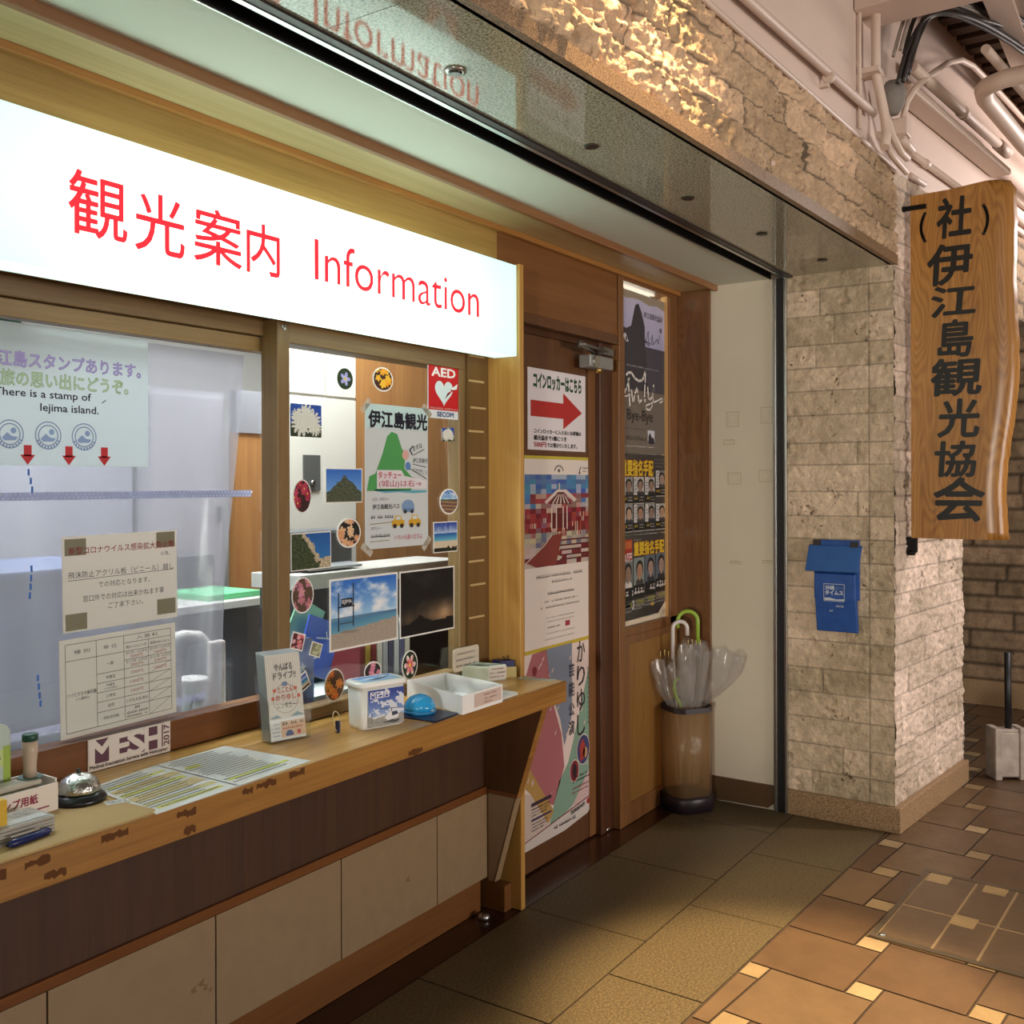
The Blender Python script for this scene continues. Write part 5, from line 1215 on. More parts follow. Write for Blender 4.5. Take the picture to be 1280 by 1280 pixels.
# ================================================================== posters in the narrow window
PYW = 1.9755
o, A = sheet('music_poster', 'grey poster with dark hooded silhouette and white script at the top of narrow window', 'poster', (3.757, PYW, 1.575), FRONT, .438, .700, '#b0a498', m=paper_mat('backlit_grey', '#b4a89c'))
def p_dusk(u, v):
    if v > .48: return mixc((.56, .56, .72), (.74, .72, .82), v + nz(u, v, 1, 5) * .2)
    return (.28, .27, .31)
A.pic(0, .275, .438, .672, p_dusk, 20, 24); A.poly([(0, .672), (.06, .664), (.16, .676), (.28, .660), (.36, .668), (.438, .655), (.438, .70), (0, .70)], '#9a8e7c', 2)
A.poly([(0, .275), (.26, .275), (.255, .38), (.235, .50), (.235, .56), (.205, .62), (.175, .655), (.145, .645), (.125, .60), (.105, .55), (.06, .535), (0, .54)], '#3a383e', 3)
A.poly([(.025, .50), (.05, .515), (.08, .48), (.06, .475)], '#c8c6cc', 4); A.ell(.058, .49, .007, .009, '#2a282c', 5)
A.text('伊江島観光協会', .225, .60, .028, '#2c2a30', 4, w=.19); A.text('様', .385, .55, .025, '#2c2a30', 4)
A.line([(.225, .475), (.27, .545), (.275, .48), (.235, .50), (.30, .49), (.31, .535), (.32, .49), (.36, .52), (.37, .50), (.39, .54)], .0035, '#2c2a34', 4)
A.lines(.06, .372, .39, .385, 1, '#b8b6ba', 4, .5, 3, .2)
wsc = '#e6e0da'
A.line([(.059, .334), (.075, .345), (.105, .347), (.135, .326), (.172, .317), (.208, .322), (.222, .340), (.24, .368), (.236, .31), (.228, .245), (.235, .232)], .011, wsc, 5)
A.line([(.085, .322), (.06, .28), (.03, .245), (.012, .222), (.004, .24)], .008, wsc, 5); A.line([(.075, .317), (.082, .26), (.088, .205)], .011, wsc, 5); A.line([(.0, .232), (.04, .24), (.095, .25)], .006, wsc, 5)
A.line([(.105, .27), (.118, .215), (.135, .255), (.155, .285), (.165, .26), (.175, .222), (.20, .235)], .010, wsc, 5)
A.line([(.262, .295), (.268, .25), (.285, .24), (.31, .26), (.322, .31)], .010, wsc, 5); A.line([(.318, .30), (.314, .225), (.285, .196), (.245, .198), (.24, .212), (.29, .225), (.37, .245), (.41, .26), (.415, .245), (.385, .235)], .007, wsc, 5)
A.text('Bye-Bye', .067, .128, .062, '#2c2624', 5, w=.245, bold=.004); A.text('2015.11.25 Release', .055, .057, .018, '#4c4642', 5, w=.195); A.lines(.035, .10, .25, .112, 1, '#6c645e', 4, .5, 5, .1)
A.rect(.262, .045, .33, .105, '#c8c8d4', 4); A.poly([(.265, .045), (.27, .08), (.285, .095), (.30, .075), (.325, .07), (.328, .045)], '#2e2c34', 5); A.lines(.03, .025, .34, .037, 1, '#d8d0c6', 4, .7, 6, .05)
A.build('print', o)
def wanted(z0, h, label, rows, head, seed):
    o, A = sheet('wanted_poster', label, 'poster', (3.768, PYW, z0), FRONT, .429, h, '#33302f', 'wanted posters in the narrow window', rough=.3)
    rp = random.Random(seed)
    hx = .0 if head == 0 else .11
    ty, th_ = (h - .095, .068) if head == 0 else (h - .088, .058)
    A.text('重要指名手配', hx + .005, ty, th_, '#d0b02c', 3, w=.30, bold=.035)
    A.text('重要指名手配', hx + .005, ty, th_, '#8a3020', 2, w=.30, bold=.075)
    if head:
        A.rect(0, h - .125, .10, h - .015, '#a03028', 1); A.rect(.005, h - .055, .095, h - .022, '#b86030', 2); A.text('300万円', .004, h - .11, .035, '#d8c0c0', 3, w=.092, bold=.04)
        A.lines(.115, h - .028, .19, h - .012, 1, '#8a8684', 2, .6, 3, 0)
    else:
        A.lines(.01, h - .024, .06, h - .012, 1, '#8a8684', 2, .6, 3, 0); A.lines(.32, h - .06, .43, h - .012, 3, '#8a8684', 2, .5, 4, 0)
    ph = .078 if head == 0 else .118
    for r, y in enumerate(rows):
        for c in range(4):
            x = .004 + c * .109; yy = y + (.03 if head == 0 and c == 3 and r == 0 else 0) + (.012 * c * .5 if head else 0); w = .10
            bg = rp.choice(['#a8a49e', '#8f8d8a', '#b2aea6', '#7c7a78']) if head == 0 else rp.choice(['#59626c', '#8c988e', '#7c8884', '#6c7470'])
            A.rect(x, yy, x + w, yy + ph, bg, 2)
            cx = x + w * (.64 if head == 0 else .55); cy = yy + ph * .52; hw = .026 if head == 0 else .03; hh = ph * .30
            sk = rp.choice(['#b08a70', '#a47c64', '#9c8478', '#b4967e', '#8c7264'])
            A.poly([(cx - w * .36, yy), (cx + w * .36, yy), (cx + w * .34, yy + ph * .14), (cx + w * .12, yy + ph * .24), (cx - w * .12, yy + ph * .24), (cx - w * .34, yy + ph * .14)], rp.choice(['#26262a', '#3c3a3a', '#c8c4be', '#2e3038']), 3)
            A.rect(cx - .009, yy + ph * .16, cx + .009, cy, sk, 4)
            A.ell(cx, cy + hh * .22, hw * 1.12, hh * 1.05, '#1d1a1a', 4, 20); A.ell(cx, cy - hh * .08, hw * .86, hh * .92, sk, 5, 20)
            for s in (-1, 1): A.rect(cx + s * hw * .4 - .005, cy + hh * .1, cx + s * hw * .4 + .005, cy + hh * .16, '#2a2020', 6)
            A.rect(cx - .002, cy - hh * .25, cx + .002, cy + hh * .02, '#86644f', 6); A.rect(cx - .007, cy - hh * .5, cx + .007, cy - hh * .44, '#7a4a40', 6)
            if head == 0:
                A.rect(x, yy, x + w * .3, yy + ph, '#c4c0be', 6); A.lines(x + w * .06, yy + ph * .1, x + w * .24, yy + ph * .95, 5, '#222', 7, .7, c + r * 7, 0)
                A.rect(x, yy - .034, x + w, yy, '#171616', 3); A.lines(x + .004, yy - .022, x + w * .48, yy - .006, 1, '#c0a83a', 4, .8, c, 0); A.lines(x + w * .55, yy - .028, x + w * .96, yy - .004, 2, '#bab6b2', 4, .6, c + 3, 0); A.rect(x, yy - .040, x + w, yy - .036, '#a8a49a', 4)
            else:
                A.rect(x, yy - .058, x + w, yy, '#171616', 3); A.lines(x + .004, yy - .044, x + w * .96, yy - .006, 1, '#cfcac6', 4, .8, c + 5, 0)
                A.rect(x + w * .25, yy - .085, x + w * .98, yy - .064, '#7c7a34', 3); A.lines(x + .004, yy - .11, x + w * .96, yy - .062, 3, '#a8a6a0', 4, .5, c + 9, .1)
    if head:
        A.lines(.13, .045, .34, .085, 3, '#a8a6a0', 3, .5, 31, .1); A.rect(.02, .035, .08, .075, '#4c4a4a', 3); A.rect(.095, .04, .115, .08, '#b4b0aa', 3); A.lines(.33, .06, .43, .10, 3, '#b08a84', 4, .5, 12, .1); A.rect(.28, .04, .305, .055, '#c8a030', 4)
    else: A.lines(.01, .014, .2, .03, 1, '#8a8684', 3, .5, 13, 0)
    A.build('print', o)
wanted(1.222, .350, 'dark wanted poster with eight small portraits in two rows', (.172, .052), 0, 3)
wanted(.858, .360, 'dark wanted poster with four large portraits at bottom of narrow window', (.138,), 1, 9)
o, A = sheet('paper_slip', 'pale torn paper strip along the bottom of the narrow window', 'paper', (3.757, 1.974, .834), FRONT, .43, .05, '#d8c8b0', outline=[(0, 0), (.438, 0), (.438, .07), (.40, .045), (.36, .02), (0, .022)])
# ================================================================== hanging wooden signboard
sb = empty('wooden_signboard', (4.44, .77, 1.21), 'large natural edged wooden signboard with black brush characters on the stone pillar', 'signboard')
SX, SZ0, SZ1 = 4.42, 1.212, 2.655
rnd = random.Random(2)
def edge_y(z, k):            # right, natural edge
    t = (z - SZ0) / (SZ1 - SZ0)
    return .585 + k + .020 * math.sin(t * 5.2 + 1.2) + .010 * math.sin(t * 11) + .0035 * nz(0, t, 3, 40)
NZ = 46; mb = MB(); prof = []
for i in range(NZ + 1):
    z = SZ0 + (SZ1 - SZ0) * i / NZ; t = i / NZ
    top = .012 * (1 if i == NZ else 0)
    yr = edge_y(z, .012); yb = edge_y(z, -.018) + .004 * nz(2, t, 1, 30)
    if t > .965: yr += .03 * ((t - .965) / .035) ** 2; yb += .02 * ((t - .965) / .035) ** 2
    prof.append([(SX, .948, z), (SX, .80, z), (SX, yr + .04, z), (SX + .001, yr, z), (SX + .016, (yr + yb) / 2 - .004, z), (SX + .042, yb - .006, z), (SX + .048, yb + .01, z), (SX + .048, .948, z)])
for i in range(NZ + 1):
    if i == NZ:
        mb.v += [(x, y, z + .016 * (.948 - y) / .36 - .006 + .004 * math.sin(y * 30)) for x, y, z in prof[i]]
    else: mb.v += prof[i]
n = 8
for i in range(NZ):
    for j in range(n): a = i * n + j; b = i * n + (j + 1) % n; mb.f.append((a, b, b + n, a + n)); mb.smooth.append(j in (2, 3, 4, 5))
mb.f.append(tuple(range(n - 1, -1, -1))); mb.f.append(tuple(NZ * n + j for j in range(n))); mb.smooth += [False, False]
mb.build('board', w_sign, sb)
# brush written characters as polygons of ink
A = Art((SX - .0006, 0, 0), *END, .0003)
INK = '#15120f'
def ch(c, y0, y1, z0, z1, bold=.026, sh=.06): A.text(c, -y0, z0, z1 - z0, INK, 1, w=abs(y0 - y1), bold=bold, res=3, shear=sh)
for c, y0, y1, z1, z0 in (('社', .842, .715, 2.615, 2.455), ('伊', .879, .711, 2.425, 2.262), ('江', .863, .702, 2.252, 2.130), ('島', .840, .709, 2.112, 1.963), ('観', .866, .680, 1.953, 1.803), ('光', .842, .687, 1.785, 1.633), ('協', .852, .700, 1.612, 1.470), ('会', .856, .668, 1.463, 1.288)):
    ch(c, y0, y1, z0, z1)
for s, yc in ((1, .890), (-1, .668)):
    pts = [(-yc + s * .016 * (1 - (k / 5 - 1) ** 2) * -1 + .0, 2.450 + .118 * k / 10) for k in range(11)]
    A.line(pts, .012, INK, 1)
A.build('lettering', sb, attr_mat('ink', .35))
br = MB(); br.box(SX - .004, SX, .885, .972, 2.587, 2.607); br.tube([(SX - .002, .968, 2.597), (SX + .0, .985, 2.597)], .012, 10); br.build('upper_bracket', mat('black_iron', '#151312', .4, .7), sb)
br = MB(); br.box(SX + .012, SX + .036, .930, .975, 1.150, 1.215); br.lathe((SX + .024, .955, 1.15), [(.016, -.012), (.02, 0), (.012, .01)], 10); br.build('lower_bracket', mat('black_iron', '#151312', .4, .7), sb)

# blue newspaper pouch
np_ = empty('newspaper_pouch', (4.28, 1.22, .81), 'blue plastic newspaper pouch with hood hanging on the stone pillar', 'newspaper box')
m_blue = mat('blue_pvc', '#1d4c94', .4, var=.12, vscale=30, bump=.25, bscale=18); m_blue2 = mat('blue_hood', '#2a5a9c', .45, var=.08, vscale=14)
pc = []
mb = MB(); mb.prism([(4.285, 1.310, 1.065), (4.262, 1.310, 1.06), (4.258, 1.306, .95), (4.266, 1.300, .815), (4.288, 1.300, .812)], (0, -.172, 0)); mb.build('pouch', m_blue, np_, .004)
mb = MB(); mb.prism([(4.288, 1.335, 1.180), (4.272, 1.335, 1.178), (4.236, 1.341, 1.072), (4.244, 1.341, 1.068), (4.276, 1.336, 1.165), (4.288, 1.336, 1.168)], (0, -.222, 0)); mb.build('hood', m_blue2, np_, .002)
box('backing', m_blue, (4.280, 4.292, 1.125, 1.315, .95, 1.202), np_, .002)
for y0, y1, z0, z1 in ((1.285, 1.316, 1.178, 1.202), (1.128, 1.160, 1.172, 1.196)): box('clip', mat('rusty_clip', '#2a2320', .6), (4.270, 4.284, y0, y1, z0, z1), np_)
A = Art((4.2565, 1.306, .812), END[0], Vector((-.0, 0, 1)), .0008)
W_ = '#c4ccd4'
A.frame(.04, .133, .125, .205, .0022, W_, 2); A.text('沖縄', .046, .180, .018, W_, 2, w=.038, bold=.03); A.text('タイムス', .046, .160, .018, W_, 2, w=.074, bold=.05); A.lines(.088, .182, .12, .194, 2, '#8ca2c4', 2, .6, 3, 0)
A.poly([(.042, .136), (.124, .136), (.124, .143), (.09, .141), (.065, .147), (.042, .146)], W_, 2); A.lines(.09, .108, .124, .119, 1, W_, 2, .9, 4, 0); A.lines(.064, .088, .084, .097, 1, W_, 2, .9, 5, 0)
A.build('lettering', np_, attr_mat('printed_ink', .5))

# ================================================================== umbrella stand and umbrellas
us = empty('umbrella_stand', (4.135, 1.845, 0), 'amber textured see-through umbrella stand with dark base in the corner', 'umbrella stand')
def octo(r, k=.72): return [(r, -r * k), (r, r * k), (r * k, r), (-r * k, r), (-r, r * k), (-r, -r * k), (-r * k, -r), (r * k, -r)]
UC = (4.135, 1.843); th = math.radians(33.9 + 20)
def ring8(r, z, k=.62):
    c, s = math.cos(th), math.sin(th); return [Vector((UC[0] + x * c - y * s, UC[1] + x * s + y * c, z)) for x, y in octo(r, k)]
loft([ring8(.102, 0), ring8(.102, .055), ring8(.097, .068)], 'base', mat('plum_plastic', '#231a20', .4), us)
loft([ring8(.094, .068), ring8(.093, .44)], 'body', clear('amber_acrylic', '#f0dcbc', .62, .3, '#d8b484', frost=45., gloss=.6), us)
mb = MB(); o1, i1 = ring8(.097, .435), ring8(.088, .435)
for i in range(8):
    j = (i + 1) % 8; mb.prism([o1[i], o1[j], i1[j], i1[i]], (0, 0, .022))
mb.build('rim', mat('plum_plastic', '#231a20', .4), us)
m_film = clear('umbrella_film', '#f8f8f8', .82, .10, '#f6f2ee')
m_greenh = mat('lime_handle', '#8fae3c', .35); m_whiteh = mat('white_handle', '#cfc8c4', .3)
def hook(p, r, ang, stem, turn=1.0, end=.03):
    """J handle: p top of the shaft, rises stem then hooks over by half a turn in direction ang"""
    p = Vector(p); d = Vector((math.cos(ang), math.sin(ang), 0)); pts = [p, p + Vector((0, 0, stem))]
    for k in range(1, 13): a = math.pi * turn * k / 12; pts.append(p + Vector((0, 0, stem)) + d * (r - r * math.cos(a)) + Vector((0, 0, r * math.sin(a))))
    pts.append(pts[-1] + Vector((0, 0, -end))); return pts
def canopy(base, top, r0, r1, seed, lean=(0, 0), pleat=.28, n=8, foot=.10):
    V, F = [], []; nu, nv = 64, 30
    for j in range(nv + 1):
        if j <= 9: t = 0; k = j / 9; z = foot + (base[2] - foot) * k; r = .012 + (r0 - .012) * k
        else: t = (j - 9) / (nv - 9); z = base[2] + (top - base[2]) * t; r = r0 + (r1 - r0) * (math.sin(t * math.pi * .62) / math.sin(math.pi * .62))
        for i in range(nu):
            a = 2 * math.pi * i / nu; q = 1 + (.10 + pleat * t) * math.cos(n * a + seed + 1.5 * t) + .12 * t * nz(a, t, seed, 2.5)
            dz = .018 * t * math.cos(n * a + seed) + .02 * t * t * nz(math.cos(a), math.sin(a), seed, 1.5)
            V.append((base[0] + r * q * math.cos(a) + lean[0] * t, base[1] + r * q * math.sin(a) + lean[1] * t, z + dz))
    for j in range(nv):
        for i in range(nu): a = j * nu + i; b = j * nu + (i + 1) % nu; F.append((a, b, b + nu, a + nu))
    return V, F
def umbrella(label, tip, top, hk, hm, can, ribs, shaft_m):
    u = empty('umbrella', (tip[0], tip[1], .02), label, 'umbrella', 'clear vinyl umbrellas in the stand')
    MB().tube([tip, top], .0042, 8).build('shaft', shaft_m, u)
    MB().tube(hk, .0092, 10).build('handle', hm, u)
    for V, F in can[:1]:
        me = bpy.data.meshes.new('canopy'); me.from_pydata(V, [], F); me.polygons.foreach_set('use_smooth', [True] * len(F)); link('canopy', me, m_film, u)
    for b, d in ribs: MB().tube([b, Vector(b) + Vector(d) * .55, Vector(b) + Vector(d)], [.0018, .0018, .003], 6).build('rib_tip', mat('rib_tip', '#c8b070', .4), u)
    return u
rightd = math.atan2(-math.cos(YAW), math.sin(YAW))
R_ = Vector((math.sin(YAW), -math.cos(YAW), 0)); 
def off(k, z, d=0.): p = Vector((UC[0], UC[1], 0)) + R_ * k + Vector((math.cos(YAW), math.sin(YAW), 0)) * d; return (p.x, p.y, z)
# white handled umbrella on the left
umbrella('clear umbrella with white hooked handle, left in the stand', off(-.02, .10, .02), off(-.058, .70, .0), hook(off(-.060, .66), .032, rightd, .135), m_whiteh,
    [canopy(off(-.035, .44), .655, .038, .082, 1.3, (R_.x * -.045, R_.y * -.045))], [(off(-.115 + .018 * k, .668 + .006 * (k % 2)), (0, 0, .026)) for k in range(4)] + [(off(-.035, .67), (0, 0, .03))], m_whiteh)
# lime handled umbrella, tall
umbrella('clear umbrella with lime green hooked handle, tallest in the stand', off(.02, .10, -.02), off(.055, .73, .02), hook(off(.055, .725, .02), .045, rightd + math.pi, .10), m_greenh,
    [canopy(off(.02, .44, -.01), .715, .038, .055, 4.1, (R_.x * .012, R_.y * .012))], [(off(.005 + .018 * k, .722 + .003 * (k % 2), -.02), (0, 0, .024)) for k in range(4)], mat('grey_shaft', '#6a6660', .4, .6))
# loosely folded umbrella billowing to the right, with lime handle pointing down into the stand
u3 = empty('umbrella', off(.04, .02), 'loosely folded clear umbrella billowing out to the right over the stand', 'umbrella', 'clear vinyl umbrellas in the stand')
V, F = canopy(off(.045, .445, .02), .72, .04, .118, 2.2, (R_.x * .085, R_.y * .085), .22, 6)
V = [(x, y if y < 1.93 else 1.93, z - .25 * max(0, (Vector((x, y, 0)) - Vector(off(.09, 0))).dot(R_))) for x, y, z in V]; V = [(min(x, 4.285), y, z) for x, y, z in V]
me = bpy.data.meshes.new('canopy'); me.from_pydata(V, [], F); me.polygons.foreach_set('use_smooth', [True] * len(F)); link('canopy', me, m_film, u3)
MB().tube([off(.03, .12, .03), off(.085, .66, .03)], .004, 8).build('shaft', mat('grey_shaft', '#6a6660', .4, .6), u3)
u4 = empty('folding_umbrella', off(-.03, .45), 'short lime green curved umbrella handle inside the clear canopies', 'umbrella')
MB().tube([off(-.032, .575), off(-.052, .56), off(-.055, .53), off(-.045, .49), off(-.03, .462), off(-.022, .44)], .008, 10).build('handle', m_greenh, u4)

# ================================================================== weighted pole base in the corridor
pb = empty('pole_base', (5.40, .72, 0), 'weathered white block holding a short black pole on the corridor floor', 'pole base')
bx, by, w_, d_, hh = 5.40, .72, .060, .045, .25
ca, sa = math.cos(math.radians(-33)), math.sin(math.radians(-33))
def PBp(a, b, z): return (bx + R_.x * a + math.cos(YAW) * b, by + R_.y * a + math.sin(YAW) * b, z)
m_pb = mat('weathered_white', '#a89c90', .75, var=.22, vscale=16, bump=.3, bscale=30)
mb = MB(); mb.prism([PBp(-w_, -d_, .012), PBp(w_, -d_, .012), PBp(w_, d_, .012), PBp(-w_, d_, .012)], (0, 0, hh - .03)); mb.build('block', m_pb, pb, .008)
mb = MB()
for s in (-1, 1):
    mb.prism([PBp(s * w_ - .018, -d_ - .008, 0), PBp(s * w_ + .018, -d_ - .008, 0), PBp(s * w_ + .018, d_ + .008, 0), PBp(s * w_ - .018, d_ + .008, 0)], (0, 0, hh))
mb.build('corner_rib', m_pb, pb, .006)
mb = MB(); mb.prism([PBp(-.05, -d_ + .002, hh - .02), PBp(.05, -d_ + .002, hh - .02), PBp(.05, d_ - .01, hh - .02), PBp(-.05, d_ - .01, hh - .02)], (0, 0, .012)); mb.build('top', m_pb, pb, .004)
MB().tube([PBp(.01, 0, hh - .02), PBp(.008, 0, .612)], .0155, 14).build('pole', mat('black_pole', '#14171a', .45), pb)

# ================================================================== soffit fittings
for i, (x, y) in enumerate(((2.324, 1.305), (2.919, 1.291), (3.49, 1.258), (4.042, 1.205))):
    o = MB().lathe((x, y, ZS), [(.020, 0), (.020, -.004), (.015, -.006)], 20).build('soffit_stud', mat('dark_stud', '#3a342c', .35, .6))
    tag(o, ('first', 'second', 'third', 'last')[i] + ' small dark round stud in the granite soffit counting away from the lit lens', 'stud', 'studs in the granite soffit')
pl = empty('recessed_lens', (1.732, 1.309, ZS), 'small round recessed lens with chrome rim in the granite soffit', 'downlight')
MB().lathe((1.732, 1.309, ZS), [(.024, 0), (.024, -.004), (.018, -.005)], 24).build('ring', m_alu, pl); MB().lathe((1.732, 1.309, ZS - .005), [(.016, 0), (.012, -.004)], 20).build('glass', mat('dark_lens', '#1c1814', .1), pl)

# ================================================================== conduits on the corridor wall
def Cw(x, d, z): return (x, Yc(x) - d, z)
cnt = []
c1 = empty('conduit', Cw(2.4, .03, 2.79), 'long painted conduit clipped along the wall just above the stone', 'conduit')
MB().tube([Cw(1.2, .012, 2.835), Cw(2.6, .012, 2.825), Cw(3.95, .012, 2.86)], .0155, 12).build('pipe', m_cond, c1)
for x in (2.52, 3.43): 
    mb = MB(); mb.tube([Cw(x, .012, 2.833), Cw(x + .022, .012, 2.833)], .0195, 12); mb.box(x, x + .02, Yc(x) - .012, Yc(x) + .03, 2.80, 2.812); mb.build('clip', m_cond, c1)
c2 = empty('conduit', Cw(3.9, .05, 2.7), 'upright painted conduit bending forward at its foot near the end of the stone', 'conduit')
MB().tube([Cw(3.90, .035, 3.7), Cw(3.90, .035, 3.1), Cw(3.905, .035, 2.99), Cw(3.955, .04, 2.90), Cw(3.985, .045, 2.84), Cw(3.985, .05, 2.78), Cw(3.955, .05, 2.725)], .018, 12).build('pipe', m_cond, c2)
mb = MB(); mb.box(3.855, 3.935, Yc(3.9) - .055, Yc(3.9) + .03, 2.985, 3.005); mb.build('clip', m_cond, c2)
c3 = empty('conduit', Cw(3.86, .01, 2.75), 'thin upright conduit behind the bent one', 'conduit')
MB().tube([Cw(3.845, -.008, 3.7), Cw(3.845, -.008, 2.775)], .007, 8).build('pipe', m_cond, c3)
c4 = empty('conduit', Cw(4.1, .06, 2.75), 'curved conduit sweeping down to the top of the stone near the signboard', 'conduit')
MB().tube([Cw(3.985, .03, 2.95), Cw(4.03, .035, 2.87), Cw(4.09, .045, 2.80), Cw(4.18, .05, 2.765), Cw(4.28, .05, 2.765)], .014, 10).build('pipe', m_cond, c4)
c5 = empty('conduit', Cw(4.1, .03, 2.7), 'short conduit stub along the stone top near the signboard', 'conduit')
MB().tube([Cw(3.98, .02, 2.79), Cw(4.12, .035, 2.735), Cw(4.30, .04, 2.715)], .012, 10).build('pipe', m_cond, c5)
jb = empty('junction_box', Cw(4.3, .03, 2.87), 'small painted junction box where conduits meet above the signboard', 'junction box')
mb = MB(); mb.box(4.265, 4.345, Yc(4.3) - .05, Yc(4.3) + .015, 2.865, 2.935); mb.build('box', m_cond, jb, .004); MB().tube([Cw(4.25, .03, 2.85), Cw(4.36, .04, 2.82)], .018, 12).build('outlet', m_cond, jb)
c6 = empty('conduit', Cw(4.28, .04, 2.95), 'arched conduit rising from the junction box and curving away', 'conduit')
MB().tube([Cw(4.285, .03, 2.93), Cw(4.285, .045, 3.0), Cw(4.33, .06, 3.06), Cw(4.45, .06, 3.135), Cw(4.60, .06, 3.22), Cw(4.78, .06, 3.315), Cw(4.96, .06, 3.385), Cw(5.14, .06, 3.415), Cw(5.45, .06, 3.42), Cw(6.4, .06, 3.42)], .0135, 10).build('pipe', m_cond, c6)
c7 = empty('conduit', Cw(5, .02, 2.87), 'conduit clipped along the pink wall running behind the signboard top', 'conduit')
MB().tube([Cw(4.52, -.025, 2.87), Cw(9, -.025, 2.87)], .0155, 10).build('pipe', m_cond, c7)
MB().tube([Cw(4.72, -.025, 2.87), Cw(4.76, -.025, 2.87)], .02, 10).build('clip', m_cond, c7)
c8 = empty('conduit', Cw(4.6, .02, 2.77), 'short lower conduit on the pink wall at the top of the pillar', 'conduit')
MB().tube([Cw(4.53, -.025, 2.77), Cw(4.72, -.025, 2.772)], .0135, 10).build('pipe', m_cond, c8)
for z in (3.035, 2.93):
    c = empty('conduit', Cw(7, .02, z), ('upper' if z > 3. else 'lower') + ' distant conduit to the right of the signboard top', 'conduit'); MB().tube([Cw(5.86, -.025, z), Cw(9, -.025, z)], .015, 8).build('pipe', m_cond, c)
dc = empty('cable_duct', Cw(5, .02, 3.08), 'painted shallow cable duct running along the wall under the ceiling', 'cable duct')
mb = MB(); mb.prism([Cw(4.34, .055, 3.06), Cw(4.34, -.04, 3.06), Cw(4.34, -.04, 3.105), Cw(4.34, .055, 3.095)], Vector(Cw(5.83, .055, 3.06)) - Vector(Cw(4.34, .055, 3.06))); mb.build('trough', m_cond, dc, .008)
c = empty('conduit', Cw(5, .06, 3.16), 'straight coupled conduit lying above the cable duct', 'conduit'); MB().tube([Cw(4.34, .05, 3.16), Cw(5.78, .05, 3.165)], .024, 12).build('pipe', m_cond, c); MB().tube([Cw(5.0, .05, 3.162), Cw(5.05, .05, 3.162)], .029, 12).build('coupling', m_cond, c); MB().tube([Cw(5.6, .05, 3.164), Cw(5.78, .05, 3.165)], .03, 12).build('end_coupling', m_cond, c)
c = empty('conduit', Cw(5, .2, 3.1), 'thick painted pipe coming from upper right and turning along the wall', 'conduit')
el = [Vector((4.50, -1.4, 3.13)), Vector((4.50, .60, 3.09))] + [Vector((4.60 - .10 * math.cos(a), .60 + .10 * math.sin(a) * .92, 3.085)) for a in [math.pi / 2 * k / 6 for k in range(1, 6)]] + [Vector((4.66, .695, 3.082)), Vector(Cw(5.4, .22, 3.07)), Vector(Cw(9, .22, 3.05))]
MB().tube(el, .037, 14).build('pipe', m_cond, c)
c = empty('conduit', Cw(6, .3, 3.19), 'thin painted pipe running diagonally in the upper right corner', 'conduit'); MB().tube([Cw(4.4, .31, 3.19), Cw(9, .31, 3.19)], .019, 10).build('pipe', m_cond, c)
for x, y in ((5.05, .50), (5.35, .44)):
    c = empty('hanger_rod', (x, y, 3.2), ('nearer' if x < 5.2 else 'farther') + ' thin threaded rod hanging below the corridor ceiling', 'rod'); MB().tube([(x, y, 3.60), (x, y, 3.06)], .011, 8).build('rod', m_cond, c)
# ceiling beams, deck
cbm = MB(); cbm.box(3.81, 4.0, -2.0, Yc(3.9) + .02, 3.21, 3.6); struct(cbm.build('ceiling_beam', m_pink), 'painted beam crossing the corridor ceiling at top right', 'beam')
dk = MB()
for k in range(30): dk.box(4.0 + .14 * k, 4.08 + .14 * k, -2.0, .99, 3.60, 3.64)
dk.box(3.9, 8.2, -2.0, .99, 3.64, 3.68)
struct(dk.build('corridor_ceiling', mat('deck_brown', '#5a4838', .7)), 'ribbed dark metal deck of the corridor ceiling', 'ceiling')
for y0, x0, nm in ((.62, 4.2, 'nearer'), (.30, 5.0, 'farther')):
    sbm = MB(); sbm.box(x0, 9, y0 - .05, y0 + .05, 3.40, 3.42); sbm.box(x0, 9, y0 - .01, y0 + .01, 3.42, 3.58); sbm.box(x0, 9, y0 - .05, y0 + .05, 3.56, 3.60); struct(sbm.build('steel_beam', m_cond), nm + ' light steel section under the dark deck', 'beam')
# hanging black cables
rc = random.Random(12)
for k in range(11):
    g = k < 4
    x = 4.10 + rc.uniform(-.05, .10); z = 3.04 + rc.uniform(-.10, .10); d = .05 + rc.uniform(0, .06)
    pts = [Cw(x, d, z), Cw(x + .03, d + .03, z + .14), Cw(x + .08 + rc.uniform(0, .06), d + .07, z + .27), Cw(x + .28, d + .14 + rc.uniform(-.03, .05), z + .34 + rc.uniform(-.03, .05)), Cw(x + .8, d + .22, z + .38 + rc.uniform(-.02, .04)), Cw(x + 1.9, d + .3, z + .40 + rc.uniform(0, .06))]
    sm_ = []
    for i in range(len(pts) - 1):
        a, b = Vector(pts[i]), Vector(pts[i + 1])
        p0 = Vector(pts[max(i - 1, 0)]); p3 = Vector(pts[min(i + 2, len(pts) - 1)])
        for q in range(5):
            t = q / 5; sm_.append(.5 * ((2 * a) + (b - p0) * t + (2 * p0 - 5 * a + 4 * b - p3) * t * t + (3 * a - p0 - 3 * b + p3) * t ** 3))
    sm_.append(Vector(pts[-1]))
    o = MB().tube(sm_, .0085 if not g else .007, 7).build('cable', m_grcab if g else m_dkcab)
    tag(o, 'grey cable looping out of the cable bundle under the ceiling' if g else 'black cable in the bundle hanging under the corridor ceiling', 'cable', 'loose cables in the upper right corner')
fs = empty('foam_seal', Cw(4.14, .04, 2.98), 'grey sealing lump at the foot of the cable bundle', 'seal')
